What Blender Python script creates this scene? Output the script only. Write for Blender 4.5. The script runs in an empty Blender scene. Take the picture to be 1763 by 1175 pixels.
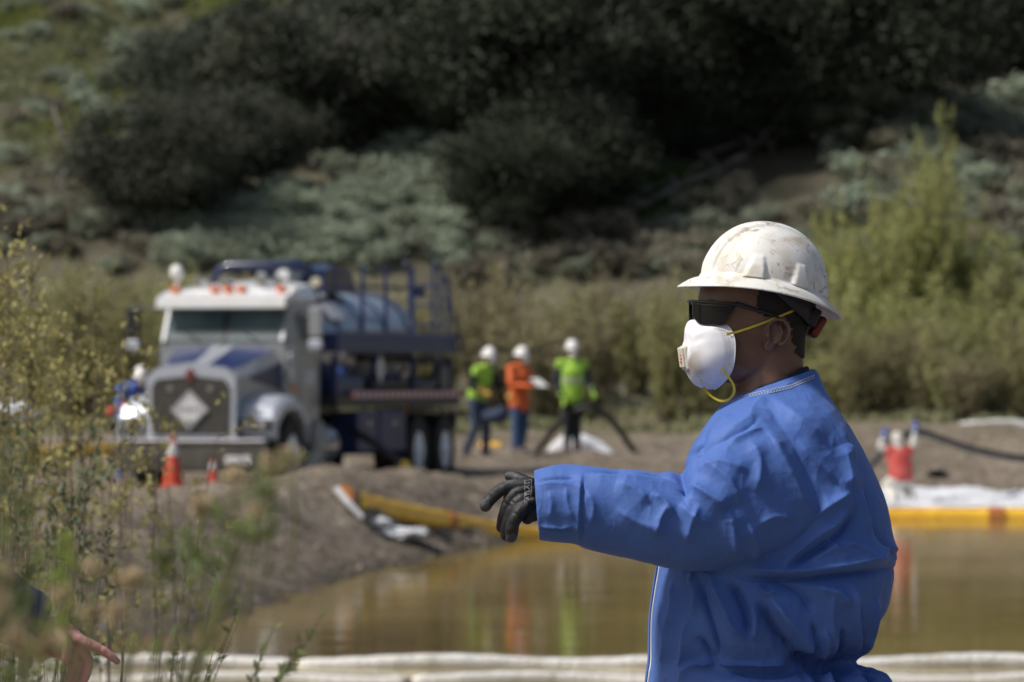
import bpy, bmesh, math, random
import numpy as np
from mathutils import Vector, Matrix
from mathutils.bvhtree import BVHTree

random.seed(7)
RNG = np.random.default_rng(7)
SC = bpy.context.scene
COL = SC.collection

# ------------------------------------------------------------------ camera, sky, sun, exposure
CAMZ = 2.18
FPX = 200.0 / 36.0 * 1763.0
PITCH = math.atan(62.5 / FPX)
cam_d = bpy.data.cameras.new('camera')
cam = bpy.data.objects.new('camera', cam_d)
COL.objects.link(cam)
cam.location = (0, 0, CAMZ)
cam.rotation_euler = (math.pi / 2 + PITCH, 0, 0)
cam_d.lens = 200
cam_d.sensor_width = 36
cam_d.clip_start = 0.2
cam_d.clip_end = 3000
cam_d.dof.use_dof = True
cam_d.dof.focus_distance = 10.58
cam_d.dof.aperture_fstop = 10.5
cam_d.dof.aperture_blades = 0
SC.camera = cam

SUN_EL, SUN_AZ = math.radians(52), math.radians(-109)     # azimuth from +Y, clockwise: behind the camera, to the left
world = bpy.data.worlds.new('World')
SC.world = world
world.use_nodes = True
wn = world.node_tree
sky = wn.nodes.new('ShaderNodeTexSky')
sky.sky_type = 'NISHITA'
sky.sun_disc = False
sky.sun_elevation = SUN_EL
sky.sun_rotation = SUN_AZ
sky.air_density = 1.0
sky.dust_density = 3.5
bg = wn.nodes['Background']
bg.inputs['Strength'].default_value = 0.08
wn.links.new(sky.outputs[0], bg.inputs['Color'])

sun_d = bpy.data.lights.new('sun', 'SUN')
sun_d.energy = 3.4
sun_d.angle = math.radians(7)
sun_d.color = (1.0, 0.955, 0.89)
sun = bpy.data.objects.new('sun', sun_d)
COL.objects.link(sun)
sdir = Vector((math.sin(SUN_AZ) * math.cos(SUN_EL), math.cos(SUN_AZ) * math.cos(SUN_EL), math.sin(SUN_EL)))
sun.rotation_euler = sdir.to_track_quat('Z', 'Y').to_euler()
sun.location = (-20, -20, 60)

SC.view_settings.view_transform = 'Standard'
SC.view_settings.look = 'None'
SC.view_settings.exposure = 0.15
SC.view_settings.gamma = 1.0
SC.view_settings.use_curve_mapping = False
SC.render.engine = 'CYCLES'
SC.cycles.use_denoising = True
SC.cycles.max_bounces = 6
SC.cycles.transparent_max_bounces = 8

# ------------------------------------------------------------------ helpers
def P(px, py, Y):
    """world point at depth Y (metres in front of the camera) for a photograph position"""
    xc = (px - 881.5) / FPX
    yc = -(py - 587.5) / FPX
    c, s = math.cos(PITCH), math.sin(PITCH)
    d = (xc, c - yc * s, s + yc * c)
    t = Y / d[1]
    return Vector((d[0] * t, Y, CAMZ + d[2] * t))

def proj(V):
    V = np.asarray(V, float)
    c, s = math.cos(PITCH), math.sin(PITCH)
    y, z = V[:, 1], V[:, 2] - CAMZ
    f = y * c + z * s
    u = -y * s + z * c
    return 881.5 + FPX * V[:, 0] / f, 587.5 - FPX * u / f

def hash3(i, j, k, seed=0):
    n = (i * 374761393 + j * 668265263 + k * 2147483647 + seed * 1274126177) & 0xffffffff
    n = ((n ^ (n >> 13)) * 1274126177) & 0xffffffff
    return ((n ^ (n >> 16)) & 0xffff) / 32767.5 - 1.0

def vnoise(Q, scale=1.0, seed=0):
    Q = np.asarray(Q, float) * scale
    I = np.floor(Q).astype(np.int64)
    f = Q - I
    u = f * f * f * (f * (f * 6 - 15) + 10)
    r = 0
    for a in (0, 1):
        for b in (0, 1):
            for c in (0, 1):
                w = (u[:, 0] if a else 1 - u[:, 0]) * (u[:, 1] if b else 1 - u[:, 1]) * (u[:, 2] if c else 1 - u[:, 2])
                r = r + w * hash3(I[:, 0] + a, I[:, 1] + b, I[:, 2] + c, seed)
    return r

def fbm(Q, scale=1.0, oct=4, seed=0, gain=0.5):
    r = 0; a = 1.0
    for o in range(oct):
        r = r + a * vnoise(Q, scale * 2 ** o, seed + o)
        a *= gain
    return r

def new_mesh(name, V, F, smooth=False):
    me = bpy.data.meshes.new(name)
    if isinstance(F, np.ndarray):
        V = np.asarray(V, np.float32)
        n, k = F.shape
        me.vertices.add(len(V)); me.vertices.foreach_set('co', V.ravel())
        me.loops.add(n * k); me.loops.foreach_set('vertex_index', F.astype(np.int32).ravel())
        me.polygons.add(n)
        me.polygons.foreach_set('loop_start', np.arange(0, n * k, k, dtype=np.int32))
        me.polygons.foreach_set('loop_total', np.full(n, k, np.int32))
        me.update(calc_edges=True)
    else:
        me.from_pydata([tuple(v) for v in V], [], F)
        me.update()
    if smooth:
        me.polygons.foreach_set('use_smooth', np.ones(len(me.polygons), bool))
    return me

def tag(o, label=None, cat=None, group=None, kind=None):
    if label: o['label'] = label
    if cat: o['category'] = cat
    if group: o['group'] = group
    if kind: o['kind'] = kind
    return o

def empty(name, loc, rz=0.0, label=None, cat=None, group=None):
    o = bpy.data.objects.new(name, None)
    COL.objects.link(o)
    o.location = loc; o.rotation_euler = (0, 0, rz)
    o.empty_display_size = 0.2
    return tag(o, label, cat, group)

def link(name, me, mat=None, parent=None, world=False):
    """link a mesh; world=True: its vertices are world coordinates and are moved into the parent's frame"""
    o = bpy.data.objects.new(name, me)
    COL.objects.link(o)
    if mat is not None and len(me.materials) == 0:
        me.materials.append(mat)
    if parent is not None:
        o.parent = parent
        if world:
            r = parent
            M = Matrix.Identity(4)
            while r is not None:
                M = (Matrix.Translation(r.location) @ r.rotation_euler.to_matrix().to_4x4()) @ M
                r = r.parent
            me.transform(M.inverted())
    return o

def add(name, V, F, mat, parent=None, world=False, smooth=False):
    return link(name, new_mesh(name, V, F, smooth), mat, parent, world)

class MB:
    """collects simple shapes into one mesh"""
    def __init__(s): s.V = []; s.F = []
    def put(s, V, F):
        b = len(s.V)
        s.V += [tuple(v) for v in V]
        s.F += [tuple(int(i) + b for i in f) for f in F]
        return s
    def box(s, c, d, rz=0.0, rx=0.0, ry=0.0, bev=0.0):
        hx, hy, hz = d[0] / 2, d[1] / 2, d[2] / 2
        R = Matrix.Rotation(rz, 3, 'Z') @ Matrix.Rotation(ry, 3, 'Y') @ Matrix.Rotation(rx, 3, 'X')
        c = Vector(c)
        b = min(bev, hx * .9, hy * .9, hz * .9)
        if b <= 0:
            v = [c + R @ Vector((x, y, z)) for x in (-hx, hx) for y in (-hy, hy) for z in (-hz, hz)]
            return s.put(v, [(0, 1, 3, 2), (4, 6, 7, 5), (0, 4, 5, 1), (2, 3, 7, 6), (0, 2, 6, 4), (1, 5, 7, 3)])
        bm = bmesh.new()
        bmesh.ops.create_cube(bm, size=1)
        for v in bm.verts: v.co = Vector((v.co.x * d[0], v.co.y * d[1], v.co.z * d[2]))
        bmesh.ops.bevel(bm, geom=bm.edges[:], offset=b, segments=2, affect='EDGES', profile=.5)
        bm.verts.index_update()
        V = [c + R @ v.co for v in bm.verts]
        F = [[v.index for v in f.verts] for f in bm.faces]
        bm.free()
        return s.put(V, F)
    def tube(s, pts, r, seg=10, cap=True, round_cap=False, flat=1.0):
        V, F = tube(pts, r, seg, cap, round_cap, flat)
        return s.put(V, F)
    def cyl(s, a, b, r, seg=16, r2=None):
        return s.tube([a, b], [r, r if r2 is None else r2], seg)
    def prism(s, poly, axis, lo, hi):
        """extrude a 2D polygon along an axis (0,1,2); polygon gives the two other axes in order"""
        n = len(poly); V = []
        for t in (lo, hi):
            for p in poly:
                q = list(p); q.insert(axis, t); V.append(tuple(q))
        F = [tuple(range(n))[::-1], tuple(range(n, 2 * n))]
        for i in range(n):
            j = (i + 1) % n
            F.append((i, j, n + j, n + i))
        return s.put(V, F)
    def build(s, name, mat, parent=None, smooth=False, world=False, fix=True):
        me = new_mesh(name, s.V, s.F, smooth)
        if fix:
            bm = bmesh.new(); bm.from_mesh(me)
            bmesh.ops.recalc_face_normals(bm, faces=bm.faces[:])
            bm.to_mesh(me); bm.free()
        return link(name, me, mat, parent, world)

def tube(pts, r, seg=10, cap=True, round_cap=False, flat=1.0, up=None):
    pts = [Vector(p) for p in pts]
    n = len(pts)
    if not hasattr(r, '__len__'): r = [r] * n
    r = list(r)
    if round_cap:
        d0 = (pts[0] - pts[1]).normalized(); d1 = (pts[-1] - pts[-2]).normalized()
        A, RA, B, RB = [], [], [], []
        for a in (80, 60, 40, 20):
            t = math.radians(a)
            A.append(pts[0] + d0 * r[0] * math.sin(t)); RA.append(r[0] * math.cos(t))
        for a in (20, 40, 60, 80):
            t = math.radians(a)
            B.append(pts[-1] + d1 * r[-1] * math.sin(t)); RB.append(r[-1] * math.cos(t))
        pts = A + pts + B; r = RA + r + RB; n = len(pts)
    V = []
    t0 = (pts[1] - pts[0]).normalized()
    ref = Vector(up) if up is not None else (Vector((0, 0, 1)) if abs(t0.z) < .8 else Vector((0, 1, 0)))
    nrm = (ref - t0 * ref.dot(t0)).normalized()
    for i, p in enumerate(pts):
        if i == 0: t = pts[1] - pts[0]
        elif i == n - 1: t = pts[-1] - pts[-2]
        else: t = (pts[i + 1] - pts[i]).normalized() + (pts[i] - pts[i - 1]).normalized()
        if t.length < 1e-9: t = t0
        t = t.normalized()
        nrm = (nrm - t * nrm.dot(t)).normalized()
        b = t.cross(nrm)
        for k in range(seg):
            a = 2 * math.pi * k / seg
            V.append(p + nrm * (math.cos(a) * r[i]) + b * (math.sin(a) * r[i] * flat))
    F = []
    for i in range(n - 1):
        for k in range(seg):
            k2 = (k + 1) % seg
            F.append((i * seg + k, i * seg + k2, (i + 1) * seg + k2, (i + 1) * seg + k))
    if cap:
        F.append(tuple(range(seg))[::-1])
        F.append(tuple((n - 1) * seg + k for k in range(seg)))
    return V, F

def loft(rings, cap=True):
    seg = len(rings[0]); V = [p for r in rings for p in r]; F = []
    for i in range(len(rings) - 1):
        for k in range(seg):
            k2 = (k + 1) % seg
            F.append((i * seg + k, i * seg + k2, (i + 1) * seg + k2, (i + 1) * seg + k))
    if cap:
        F.append(tuple(range(seg))[::-1])
        F.append(tuple((len(rings) - 1) * seg + k for k in range(seg)))
    return V, F

def sring(a, b, hy, n=2.3, seg=40, hy2=None):
    """superellipse ring whose one axis runs a -> b and whose other axis is world Y"""
    a, b = Vector(a), Vector(b)
    c = (a + b) / 2; h = (b - a) / 2
    R = []
    for k in range(seg):
        t = 2 * math.pi * k / seg
        cs, sn = math.cos(t), math.sin(t)
        x = math.copysign(abs(cs) ** (2 / n), cs); y = math.copysign(abs(sn) ** (2 / n), sn)
        R.append(c + h * x + Vector((0, hy * y, 0)))
    return R

def cr(vals, m):
    """Catmull-Rom resample of a list of equal-length tuples, m steps between keys"""
    A = np.array(vals, float); n = len(A); out = []
    for i in range(n - 1):
        p0 = A[max(i - 1, 0)]; p1 = A[i]; p2 = A[i + 1]; p3 = A[min(i + 2, n - 1)]
        for k in range(m):
            t = k / m
            out.append(.5 * (2 * p1 + (p2 - p0) * t + (2 * p0 - 5 * p1 + 4 * p2 - p3) * t * t + (3 * p1 - p0 - 3 * p2 + p3) * t ** 3))
    out.append(A[-1])
    return np.array(out)

def ellipsoid(c, r, M=None, u=20, v=12):
    V = []; F = []
    M = M or Matrix.Identity(3)
    c = Vector(c)
    V.append(c + M @ Vector((0, 0, r[2])))
    for i in range(1, v):
        ph = math.pi * i / v
        for j in range(u):
            th = 2 * math.pi * j / u
            V.append(c + M @ Vector((r[0] * math.sin(ph) * math.cos(th), r[1] * math.sin(ph) * math.sin(th), r[2] * math.cos(ph))))
    V.append(c + M @ Vector((0, 0, -r[2])))
    L = len(V) - 1
    for j in range(u):
        F.append((0, 1 + j, 1 + (j + 1) % u))
        F.append((L, 1 + (v - 2) * u + (j + 1) % u, 1 + (v - 2) * u + j))
    for i in range(v - 2):
        for j in range(u):
            a = 1 + i * u + j; b = 1 + i * u + (j + 1) % u
            F.append((a, a + u, b + u, b))
    return V, F

def remesh(mb, voxel, smooth=4, fac=.5):
    """fuse overlapping closed shapes into one continuous surface"""
    me = new_mesh('tmp', mb.V, mb.F)
    bm = bmesh.new(); bm.from_mesh(me)
    bmesh.ops.recalc_face_normals(bm, faces=bm.faces[:])
    bm.to_mesh(me); bm.free()
    o = bpy.data.objects.new('tmp', me); COL.objects.link(o)
    m = o.modifiers.new('r', 'REMESH'); m.mode = 'VOXEL'; m.voxel_size = voxel; m.adaptivity = 0
    if smooth:
        s = o.modifiers.new('s', 'SMOOTH'); s.factor = fac; s.iterations = smooth
    dg = bpy.context.evaluated_depsgraph_get()
    res = bpy.data.meshes.new_from_object(o.evaluated_get(dg))
    bpy.data.objects.remove(o); bpy.data.meshes.remove(me)
    res.polygons.foreach_set('use_smooth', np.ones(len(res.polygons), bool))
    return res

def mco(me):
    a = np.empty(len(me.vertices) * 3, np.float32); me.vertices.foreach_get('co', a); return a.reshape(-1, 3).astype(float)

def mno(me):
    a = np.empty(len(me.vertices) * 3, np.float32); me.vertices.foreach_get('normal', a); return a.reshape(-1, 3).astype(float)

def setco(me, V):
    me.vertices.foreach_set('co', V.astype(np.float32).ravel()); me.update()

def bvh(me):
    V = [v.co.copy() for v in me.vertices]
    return BVHTree.FromPolygons(V, [tuple(p.vertices) for p in me.polygons])

def cast(tree, px, py):
    o = Vector((0, 0, CAMZ)); d = (P(px, py, 10.0) - o).normalized()
    h = tree.ray_cast(o, d)
    if h[0] is not None and h[1].dot(d) > 0: return h[0], -h[1]
    return h[0], h[1]

def densify(pts, step):
    out = []
    for a, b in zip(pts[:-1], pts[1:]):
        n = max(1, int(math.dist(a, b) / step))
        for k in range(n):
            out.append(tuple(a[i] + (b[i] - a[i]) * k / n for i in range(len(a))))
    out.append(tuple(pts[-1]))
    return out

def strip(points, normals, w, off=0.0008, th=0.0006):
    """thin ribbon with real thickness lying on a surface"""
    V = []; F = []; n = len(points)
    for i, (p, nn) in enumerate(zip(points, normals)):
        t = (points[min(i + 1, n - 1)] - points[max(i - 1, 0)])
        if t.length < 1e-9: t = Vector((1, 0, 0))
        s = t.cross(nn).normalized() * (w / 2)
        b = p + nn * off
        V += [b - s, b + s, b + s - nn * th, b - s - nn * th]
    for i in range(n - 1):
        a, c = 4 * i, 4 * i + 4
        for k in range(4):
            F.append((a + k, a + (k + 1) % 4, c + (k + 1) % 4, c + k))
    F.append((3, 2, 1, 0)); F.append((4 * n - 4, 4 * n - 3, 4 * n - 2, 4 * n - 1))
    return V, F

def proj_strip(tree, pts, w, step=3, off=0.0008, th=0.0006):
    pp, nn = [], []
    for q in densify(pts, step):
        h, n = cast(tree, q[0], q[1])
        if h is not None and (not pp or (h - pp[-1]).length < 0.06):
            pp.append(h); nn.append(n)
    if len(pp) < 2: return [], []
    return strip(pp, nn, w, off, th)

def inpoly(x, y, poly):
    x = np.asarray(x); y = np.asarray(y); r = np.zeros(x.shape, bool)
    n = len(poly)
    for i in range(n):
        x1, y1 = poly[i]; x2, y2 = poly[(i + 1) % n]
        c = ((y1 > y) != (y2 > y)) & (x < (x2 - x1) * (y - y1) / ((y2 - y1) + 1e-12) + x1)
        r ^= c
    return r

# ------------------------------------------------------------------ materials
def mat(name, col, rough=.6, metal=0.0, col2=None, nscale=8.0, bump=0.0, bscale=40.0, coat=0.0, sheen=0.0,
        trans=0.0, spec=0.5, var=0.0, detail=4.0, ramp=(.35, .65), coords='Object', stretch=None):
    m = bpy.data.materials.new(name); m.use_nodes = True
    nt = m.node_tree; N, L = nt.nodes, nt.links
    b = N['Principled BSDF']
    b.inputs['Roughness'].default_value = rough
    b.inputs['Metallic'].default_value = metal
    b.inputs['Specular IOR Level'].default_value = spec
    b.inputs['Coat Weight'].default_value = coat
    b.inputs['Sheen Weight'].default_value = sheen
    b.inputs['Base Color'].default_value = (*col, 1)
    tc = N.new('ShaderNodeTexCoord')
    src = tc.outputs[coords]
    if stretch:
        mp = N.new('ShaderNodeMapping'); mp.inputs['Scale'].default_value = stretch
        L.new(src, mp.inputs['Vector']); src = mp.outputs[0]
    out = None
    if col2 is not None:
        n = N.new('ShaderNodeTexNoise'); n.inputs['Scale'].default_value = nscale; n.inputs['Detail'].default_value = detail
        L.new(src, n.inputs['Vector'])
        r = N.new('ShaderNodeValToRGB')
        r.color_ramp.elements[0].position = ramp[0]; r.color_ramp.elements[0].color = (*col, 1)
        r.color_ramp.elements[1].position = ramp[1]; r.color_ramp.elements[1].color = (*col2, 1)
        L.new(n.outputs['Fac'], r.inputs['Fac'])
        out = r.outputs['Color']
    if var > 0:
        oi = N.new('ShaderNodeObjectInfo')
        h = N.new('ShaderNodeHueSaturation')
        if out is not None: L.new(out, h.inputs['Color'])
        else: h.inputs['Color'].default_value = (*col, 1)
        mr = N.new('ShaderNodeMapRange'); mr.inputs['To Min'].default_value = 1 - var; mr.inputs['To Max'].default_value = 1 + var
        L.new(oi.outputs['Random'], mr.inputs['Value']); L.new(mr.outputs[0], h.inputs['Value'])
        mr2 = N.new('ShaderNodeMapRange'); mr2.inputs['To Min'].default_value = .5 - var * .06; mr2.inputs['To Max'].default_value = .5 + var * .06
        L.new(oi.outputs['Random'], mr2.inputs['Value']); L.new(mr2.outputs[0], h.inputs['Hue'])
        out = h.outputs['Color']
    if out is not None: L.new(out, b.inputs['Base Color'])
    if bump > 0:
        n = N.new('ShaderNodeTexNoise'); n.inputs['Scale'].default_value = bscale; n.inputs['Detail'].default_value = 5
        L.new(src, n.inputs['Vector'])
        bp = N.new('ShaderNodeBump'); bp.inputs['Strength'].default_value = bump; bp.inputs['Distance'].default_value = 1.0 / bscale
        L.new(n.outputs['Fac'], bp.inputs['Height']); L.new(bp.outputs[0], b.inputs['Normal'])
    if trans > 0:
        t = N.new('ShaderNodeBsdfTranslucent'); mx = N.new('ShaderNodeMixShader'); mx.inputs[0].default_value = trans
        if out is not None: L.new(out, t.inputs['Color'])
        else: t.inputs['Color'].default_value = (*col, 1)
        L.new(b.outputs[0], mx.inputs[1]); L.new(t.outputs[0], mx.inputs[2])
        L.new(mx.outputs[0], N['Material Output'].inputs['Surface'])
    return m

M = {}
M['dirt'] = None
M['chrome'] = mat('chrome', (.75, .76, .78), .16, 1.0)
M['silver_paint'] = mat('silver_paint', (.30, .315, .33), .35, .25, coat=.4)
M['silver_light'] = mat('silver_light', (.46, .49, .55), .42, .2, coat=.25)
M['white_paint'] = mat('white_paint', (.78, .79, .78), .3, coat=.5, col2=(.7, .7, .67), nscale=2)
M['navy_paint'] = mat('navy_paint', (.012, .022, .075), .28, coat=.6)
M['navy_hood'] = mat('navy_hood', (.03, .045, .15), .22, coat=.9)
M['navy_dull'] = mat('navy_dull', (.012, .026, .10), .5, coat=.1, col2=(.018, .034, .11), nscale=3)
M['tank_blue'] = mat('tank_blue', (.36, .385, .45), .3, .2, coat=.8)
M['black_metal'] = mat('black_metal', (.012, .013, .016), .5)
M['grille_cover'] = mat('grille_cover', (.040, .038, .032), .75, col2=(.055, .05, .042), nscale=5, bump=.2, bscale=60)
M['rubber'] = mat('rubber', (.022, .021, .02), .85, col2=(.06, .052, .043), nscale=6, ramp=(.4, .8))
M['glass_dark'] = mat('glass_dark', (.05, .085, .09), .12, spec=.7, col2=(.11, .16, .165), nscale=2.0)
M['interior_black'] = mat('interior_black', (.006, .006, .007), .8)
M['amber'] = mat('amber', (.75, .15, .02), .35)
M['white_plastic'] = mat('white_plastic', (.8, .8, .78), .35)
M['red_plastic'] = mat('red_plastic', (.5, .03, .02), .4)
M['rim_white'] = mat('rim_white', (.88, .89, .9), .4, .0)
M['cone_orange'] = mat('cone_orange', (.62, .06, .02), .5, col2=(.5, .06, .03), nscale=12)
M['placard_white'] = mat('placard_white', (.62, .62, .63), .5)
M['placard_print'] = mat('placard_print', (.12, .12, .13), .6)
M['boom_yellow'] = mat('boom_yellow', (.92, .56, .045), .5, col2=(.82, .43, .03), nscale=3.0, bump=.4, bscale=14)
M['boom_orange'] = mat('boom_orange', (.50, .19, .02), .6, col2=(.38, .13, .03), nscale=8)
M['boom_white'] = mat('boom_white', (.74, .73, .70), .8, col2=(.55, .51, .43), nscale=5, bump=.5, bscale=18, ramp=(.45, .8))
M['sheet_white'] = mat('sheet_white', (.78, .80, .84), .55, col2=(.55, .56, .58), nscale=3, bump=.5, bscale=8)
M['hose_black'] = mat('hose_black', (.02, .02, .022), .55)
M['bark'] = mat('bark', (.10, .085, .07), .9, col2=(.05, .042, .035), nscale=6, bump=.5)
M['bark_grey'] = mat('bark_grey', (.17, .15, .13), .9, col2=(.09, .08, .07), nscale=6)
M['twig'] = mat('twig', (.14, .115, .08), .9, col2=(.09, .07, .05), nscale=9)
M['twig_green'] = mat('twig_green', (.13, .13, .05), .8)
def leafmat(name, c1, c2, ns, var, tr=.25, ramp=(.35, .65)):
    return mat(name, c1, .65, col2=c2, nscale=ns, trans=tr, var=var, spec=.25, detail=3, ramp=ramp)
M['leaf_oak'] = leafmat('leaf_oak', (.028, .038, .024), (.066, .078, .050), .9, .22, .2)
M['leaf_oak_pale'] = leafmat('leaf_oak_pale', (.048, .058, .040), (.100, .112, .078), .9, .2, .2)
M['leaf_sage'] = leafmat('leaf_sage', (.24, .28, .205), (.38, .43, .325), 1.5, 0.22, 0.2)
M['leaf_brown'] = leafmat('leaf_brown', (.17, .155, .115), (.28, .26, .19), 1.5, 0.2, 0.15)
M['leaf_willow'] = leafmat('leaf_willow', (.27, .265, .13), (.42, .405, .19), 1.2, 0.18, 0.35)
M['leaf_willow_green'] = leafmat('leaf_willow_green', (.32, .335, .13), (.48, .49, .20), 1.2, 0.14, 0.4)
M['leaf_tan'] = leafmat('leaf_tan', (.25, .225, .13), (.37, .335, .19), 1.2, 0.18, 0.25)
M['leaf_olive'] = leafmat('leaf_olive', (.25, .23, .08), (.42, .37, .15), 6, .12, .3)
M['leaf_green'] = leafmat('leaf_green', (.07, .12, .03), (.17, .21, .06), 9, .12, .3)
M['leaf_lime'] = leafmat('leaf_lime', (.17, .24, .03), (.27, .32, .05), 9, .1, .35)
M['leaf_grey'] = leafmat('leaf_grey', (.09, .13, .07), (.17, .20, .11), 9, .1, .25)
M['flower_tan'] = mat('flower_tan', (.62, .50, .32), .9, col2=(.32, .25, .14), nscale=60, trans=.2)
M['grass'] = leafmat('grass', (.09, .14, .03), (.18, .22, .05), 1.5, .1, .3)
# people
M['suit'] = None
M['skin_brown'] = None
M['skin_pink'] = mat('skin_pink', (.52, .25, .22), .5, col2=(.60, .33, .28), nscale=30, bump=.15, bscale=180)
M['hair'] = mat('hair', (.012, .010, .009), .8, bump=.6, bscale=900)
M['navy_cloth'] = mat('navy_cloth', (.012, .016, .035), .9, bump=.3, bscale=300)
M['navy_cotton'] = mat('navy_cotton', (.03, .045, .09), .9, col2=(.045, .06, .11), nscale=20, bump=.25, bscale=200)
M['denim'] = mat('denim', (.035, .075, .17), .9, col2=(.05, .1, .21), nscale=10)
M['black_cloth'] = mat('black_cloth', (.010, .012, .018), .9)
M['hivis_lime'] = mat('hivis_lime', (.33, .58, .05), .7, col2=(.27, .48, .05), nscale=9)
M['hivis_orange'] = mat('hivis_orange', (.72, .15, .03), .7, col2=(.64, .12, .03), nscale=9)
M['vest_silver'] = mat('vest_silver', (.45, .52, .32), .4)
M['tyvek'] = mat('tyvek', (.66, .65, .60), .7, col2=(.52, .48, .40), nscale=7, ramp=(.4, .75))
M['jacket_blue'] = mat('jacket_blue', (.05, .14, .48), .7)
M['red_cloth'] = mat('red_cloth', (.50, .045, .04), .7, col2=(.6, .12, .10), nscale=9)
M['glove_yellow'] = mat('glove_yellow', (.55, .30, .06), .8)
M['glove_blue'] = mat('glove_blue', (.05, .10, .4), .6)
M['skin_far'] = mat('skin_far', (.30, .15, .09), .6)
M['boot'] = mat('boot', (.03, .022, .016), .7)

# ------------------------------------------------------------------ terrain
POND = [(-70, 27), (70, 27), (70, 91), (9, 91), (5.5, 90.5), (3.2, 87), (1.2, 80), (-.05, 75), (-.55, 71), (-1.12, 67.8), (-1.7, 63),
        (-2.07, 59.3), (-2.46, 53.4), (-2.85, 48.5), (-4.13, 45.9), (-12, 44.5), (-70, 44)]

def pond_dist(X, Y):
    """distance to the shore line, positive on land"""
    d = np.full(X.shape, 1e9)
    n = len(POND)
    for i in range(n):
        x1, y1 = POND[i]; x2, y2 = POND[(i + 1) % n]
        dx, dy = x2 - x1, y2 - y1
        t = np.clip(((X - x1) * dx + (Y - y1) * dy) / (dx * dx + dy * dy), 0, 1)
        d = np.minimum(d, np.hypot(X - x1 - t * dx, Y - y1 - t * dy))
    return np.where(inpoly(X, Y, POND), -d, d)

def sstep(v, a, b):
    t = np.clip((v - a) / (b - a), 0, 1)
    return t * t * (3 - 2 * t)

def height(X, Y):
    X = np.asarray(X, float); Y = np.asarray(Y, float)
    Q = np.stack([X, Y, np.zeros_like(X)], 1)
    D = pond_dist(X, Y) + .22 * fbm(Q, .9, 3, 3) * sstep(Y, 40, 46)
    base = np.interp(Y, [0, 40, 46, 60, 66, 75, 80, 88, 95, 104, 112, 124, 160, 400], [.6, .6, .72, .76, .74, .68, .55, .70, .89, 1.15, 1.45, 2.6, 16.0, 60.0])
    left = base * sstep(D, -.15, 2.0)
    mound = np.interp(Y, [56, 63, 68, 74, 78, 84], [0, .10, .17, .30, .26, .0]) * np.exp(-((D - 1.9) / 1.0) ** 2)
    left = left + mound
    right = np.interp(D, [0, .3, 5.8, 6.6, 9.2, 11.5, 21, 33, 69, 400], [0, .06, .30, .5, 1.12, 1.3, 1.45, 2.6, 16, 60])
    w = sstep(X, 3.2, 5.4) * sstep(Y, 80, 86)
    land = left * (1 - w) + right * w
    rough = (.055 * fbm(Q, 1.7, 4, 11) + .035 * np.abs(vnoise(Q, 5.0, 21)) + .02 * vnoise(Q, 11, 5)) * sstep(D, -.3, .8)
    rough = rough * (.35 + .65 * sstep(Y, 40, 55))
    hill = sstep(Y, 120, 132) * (.9 * fbm(Q, .11, 3, 31) + .35 * fbm(Q, .45, 2, 41))
    z = np.where(D > 0, land + rough + hill, np.maximum(-1.1, D * .5) + rough * .3)
    return z

def hz(x, y):
    return float(height(np.array([x]), np.array([y]))[0])

def hillpt(px, py, y0=60.0, y1=230.0):
    """where the line of sight through a photograph position meets the terrain"""
    ys = np.linspace(y0, y1, 700)
    p = P(px, py, 100.0)
    dx, dz = p.x / 100, (p.z - CAMZ) / 100
    zz = CAMZ + dz * ys; hh = height(dx * ys, ys)
    k = np.argmax(zz < hh)
    if zz[k] >= hh[k]: k = len(ys) - 1
    return Vector((dx * ys[k], ys[k], hh[k]))

def grid(xs, ys, name, m, kind='structure', fn=height, lift=0.0):
    X, Y = np.meshgrid(xs, ys)
    Z = fn(X.ravel(), Y.ravel()) + lift
    V = np.stack([X.ravel(), Y.ravel(), Z], 1)
    nx, ny = len(xs), len(ys)
    i = np.arange(ny - 1)[:, None] * nx + np.arange(nx - 1)[None, :]
    F = np.stack([i, i + 1, i + 1 + nx, i + nx], -1).reshape(-1, 4)
    o = add(name, V, F, m, smooth=True)
    o['kind'] = kind
    return o

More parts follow.
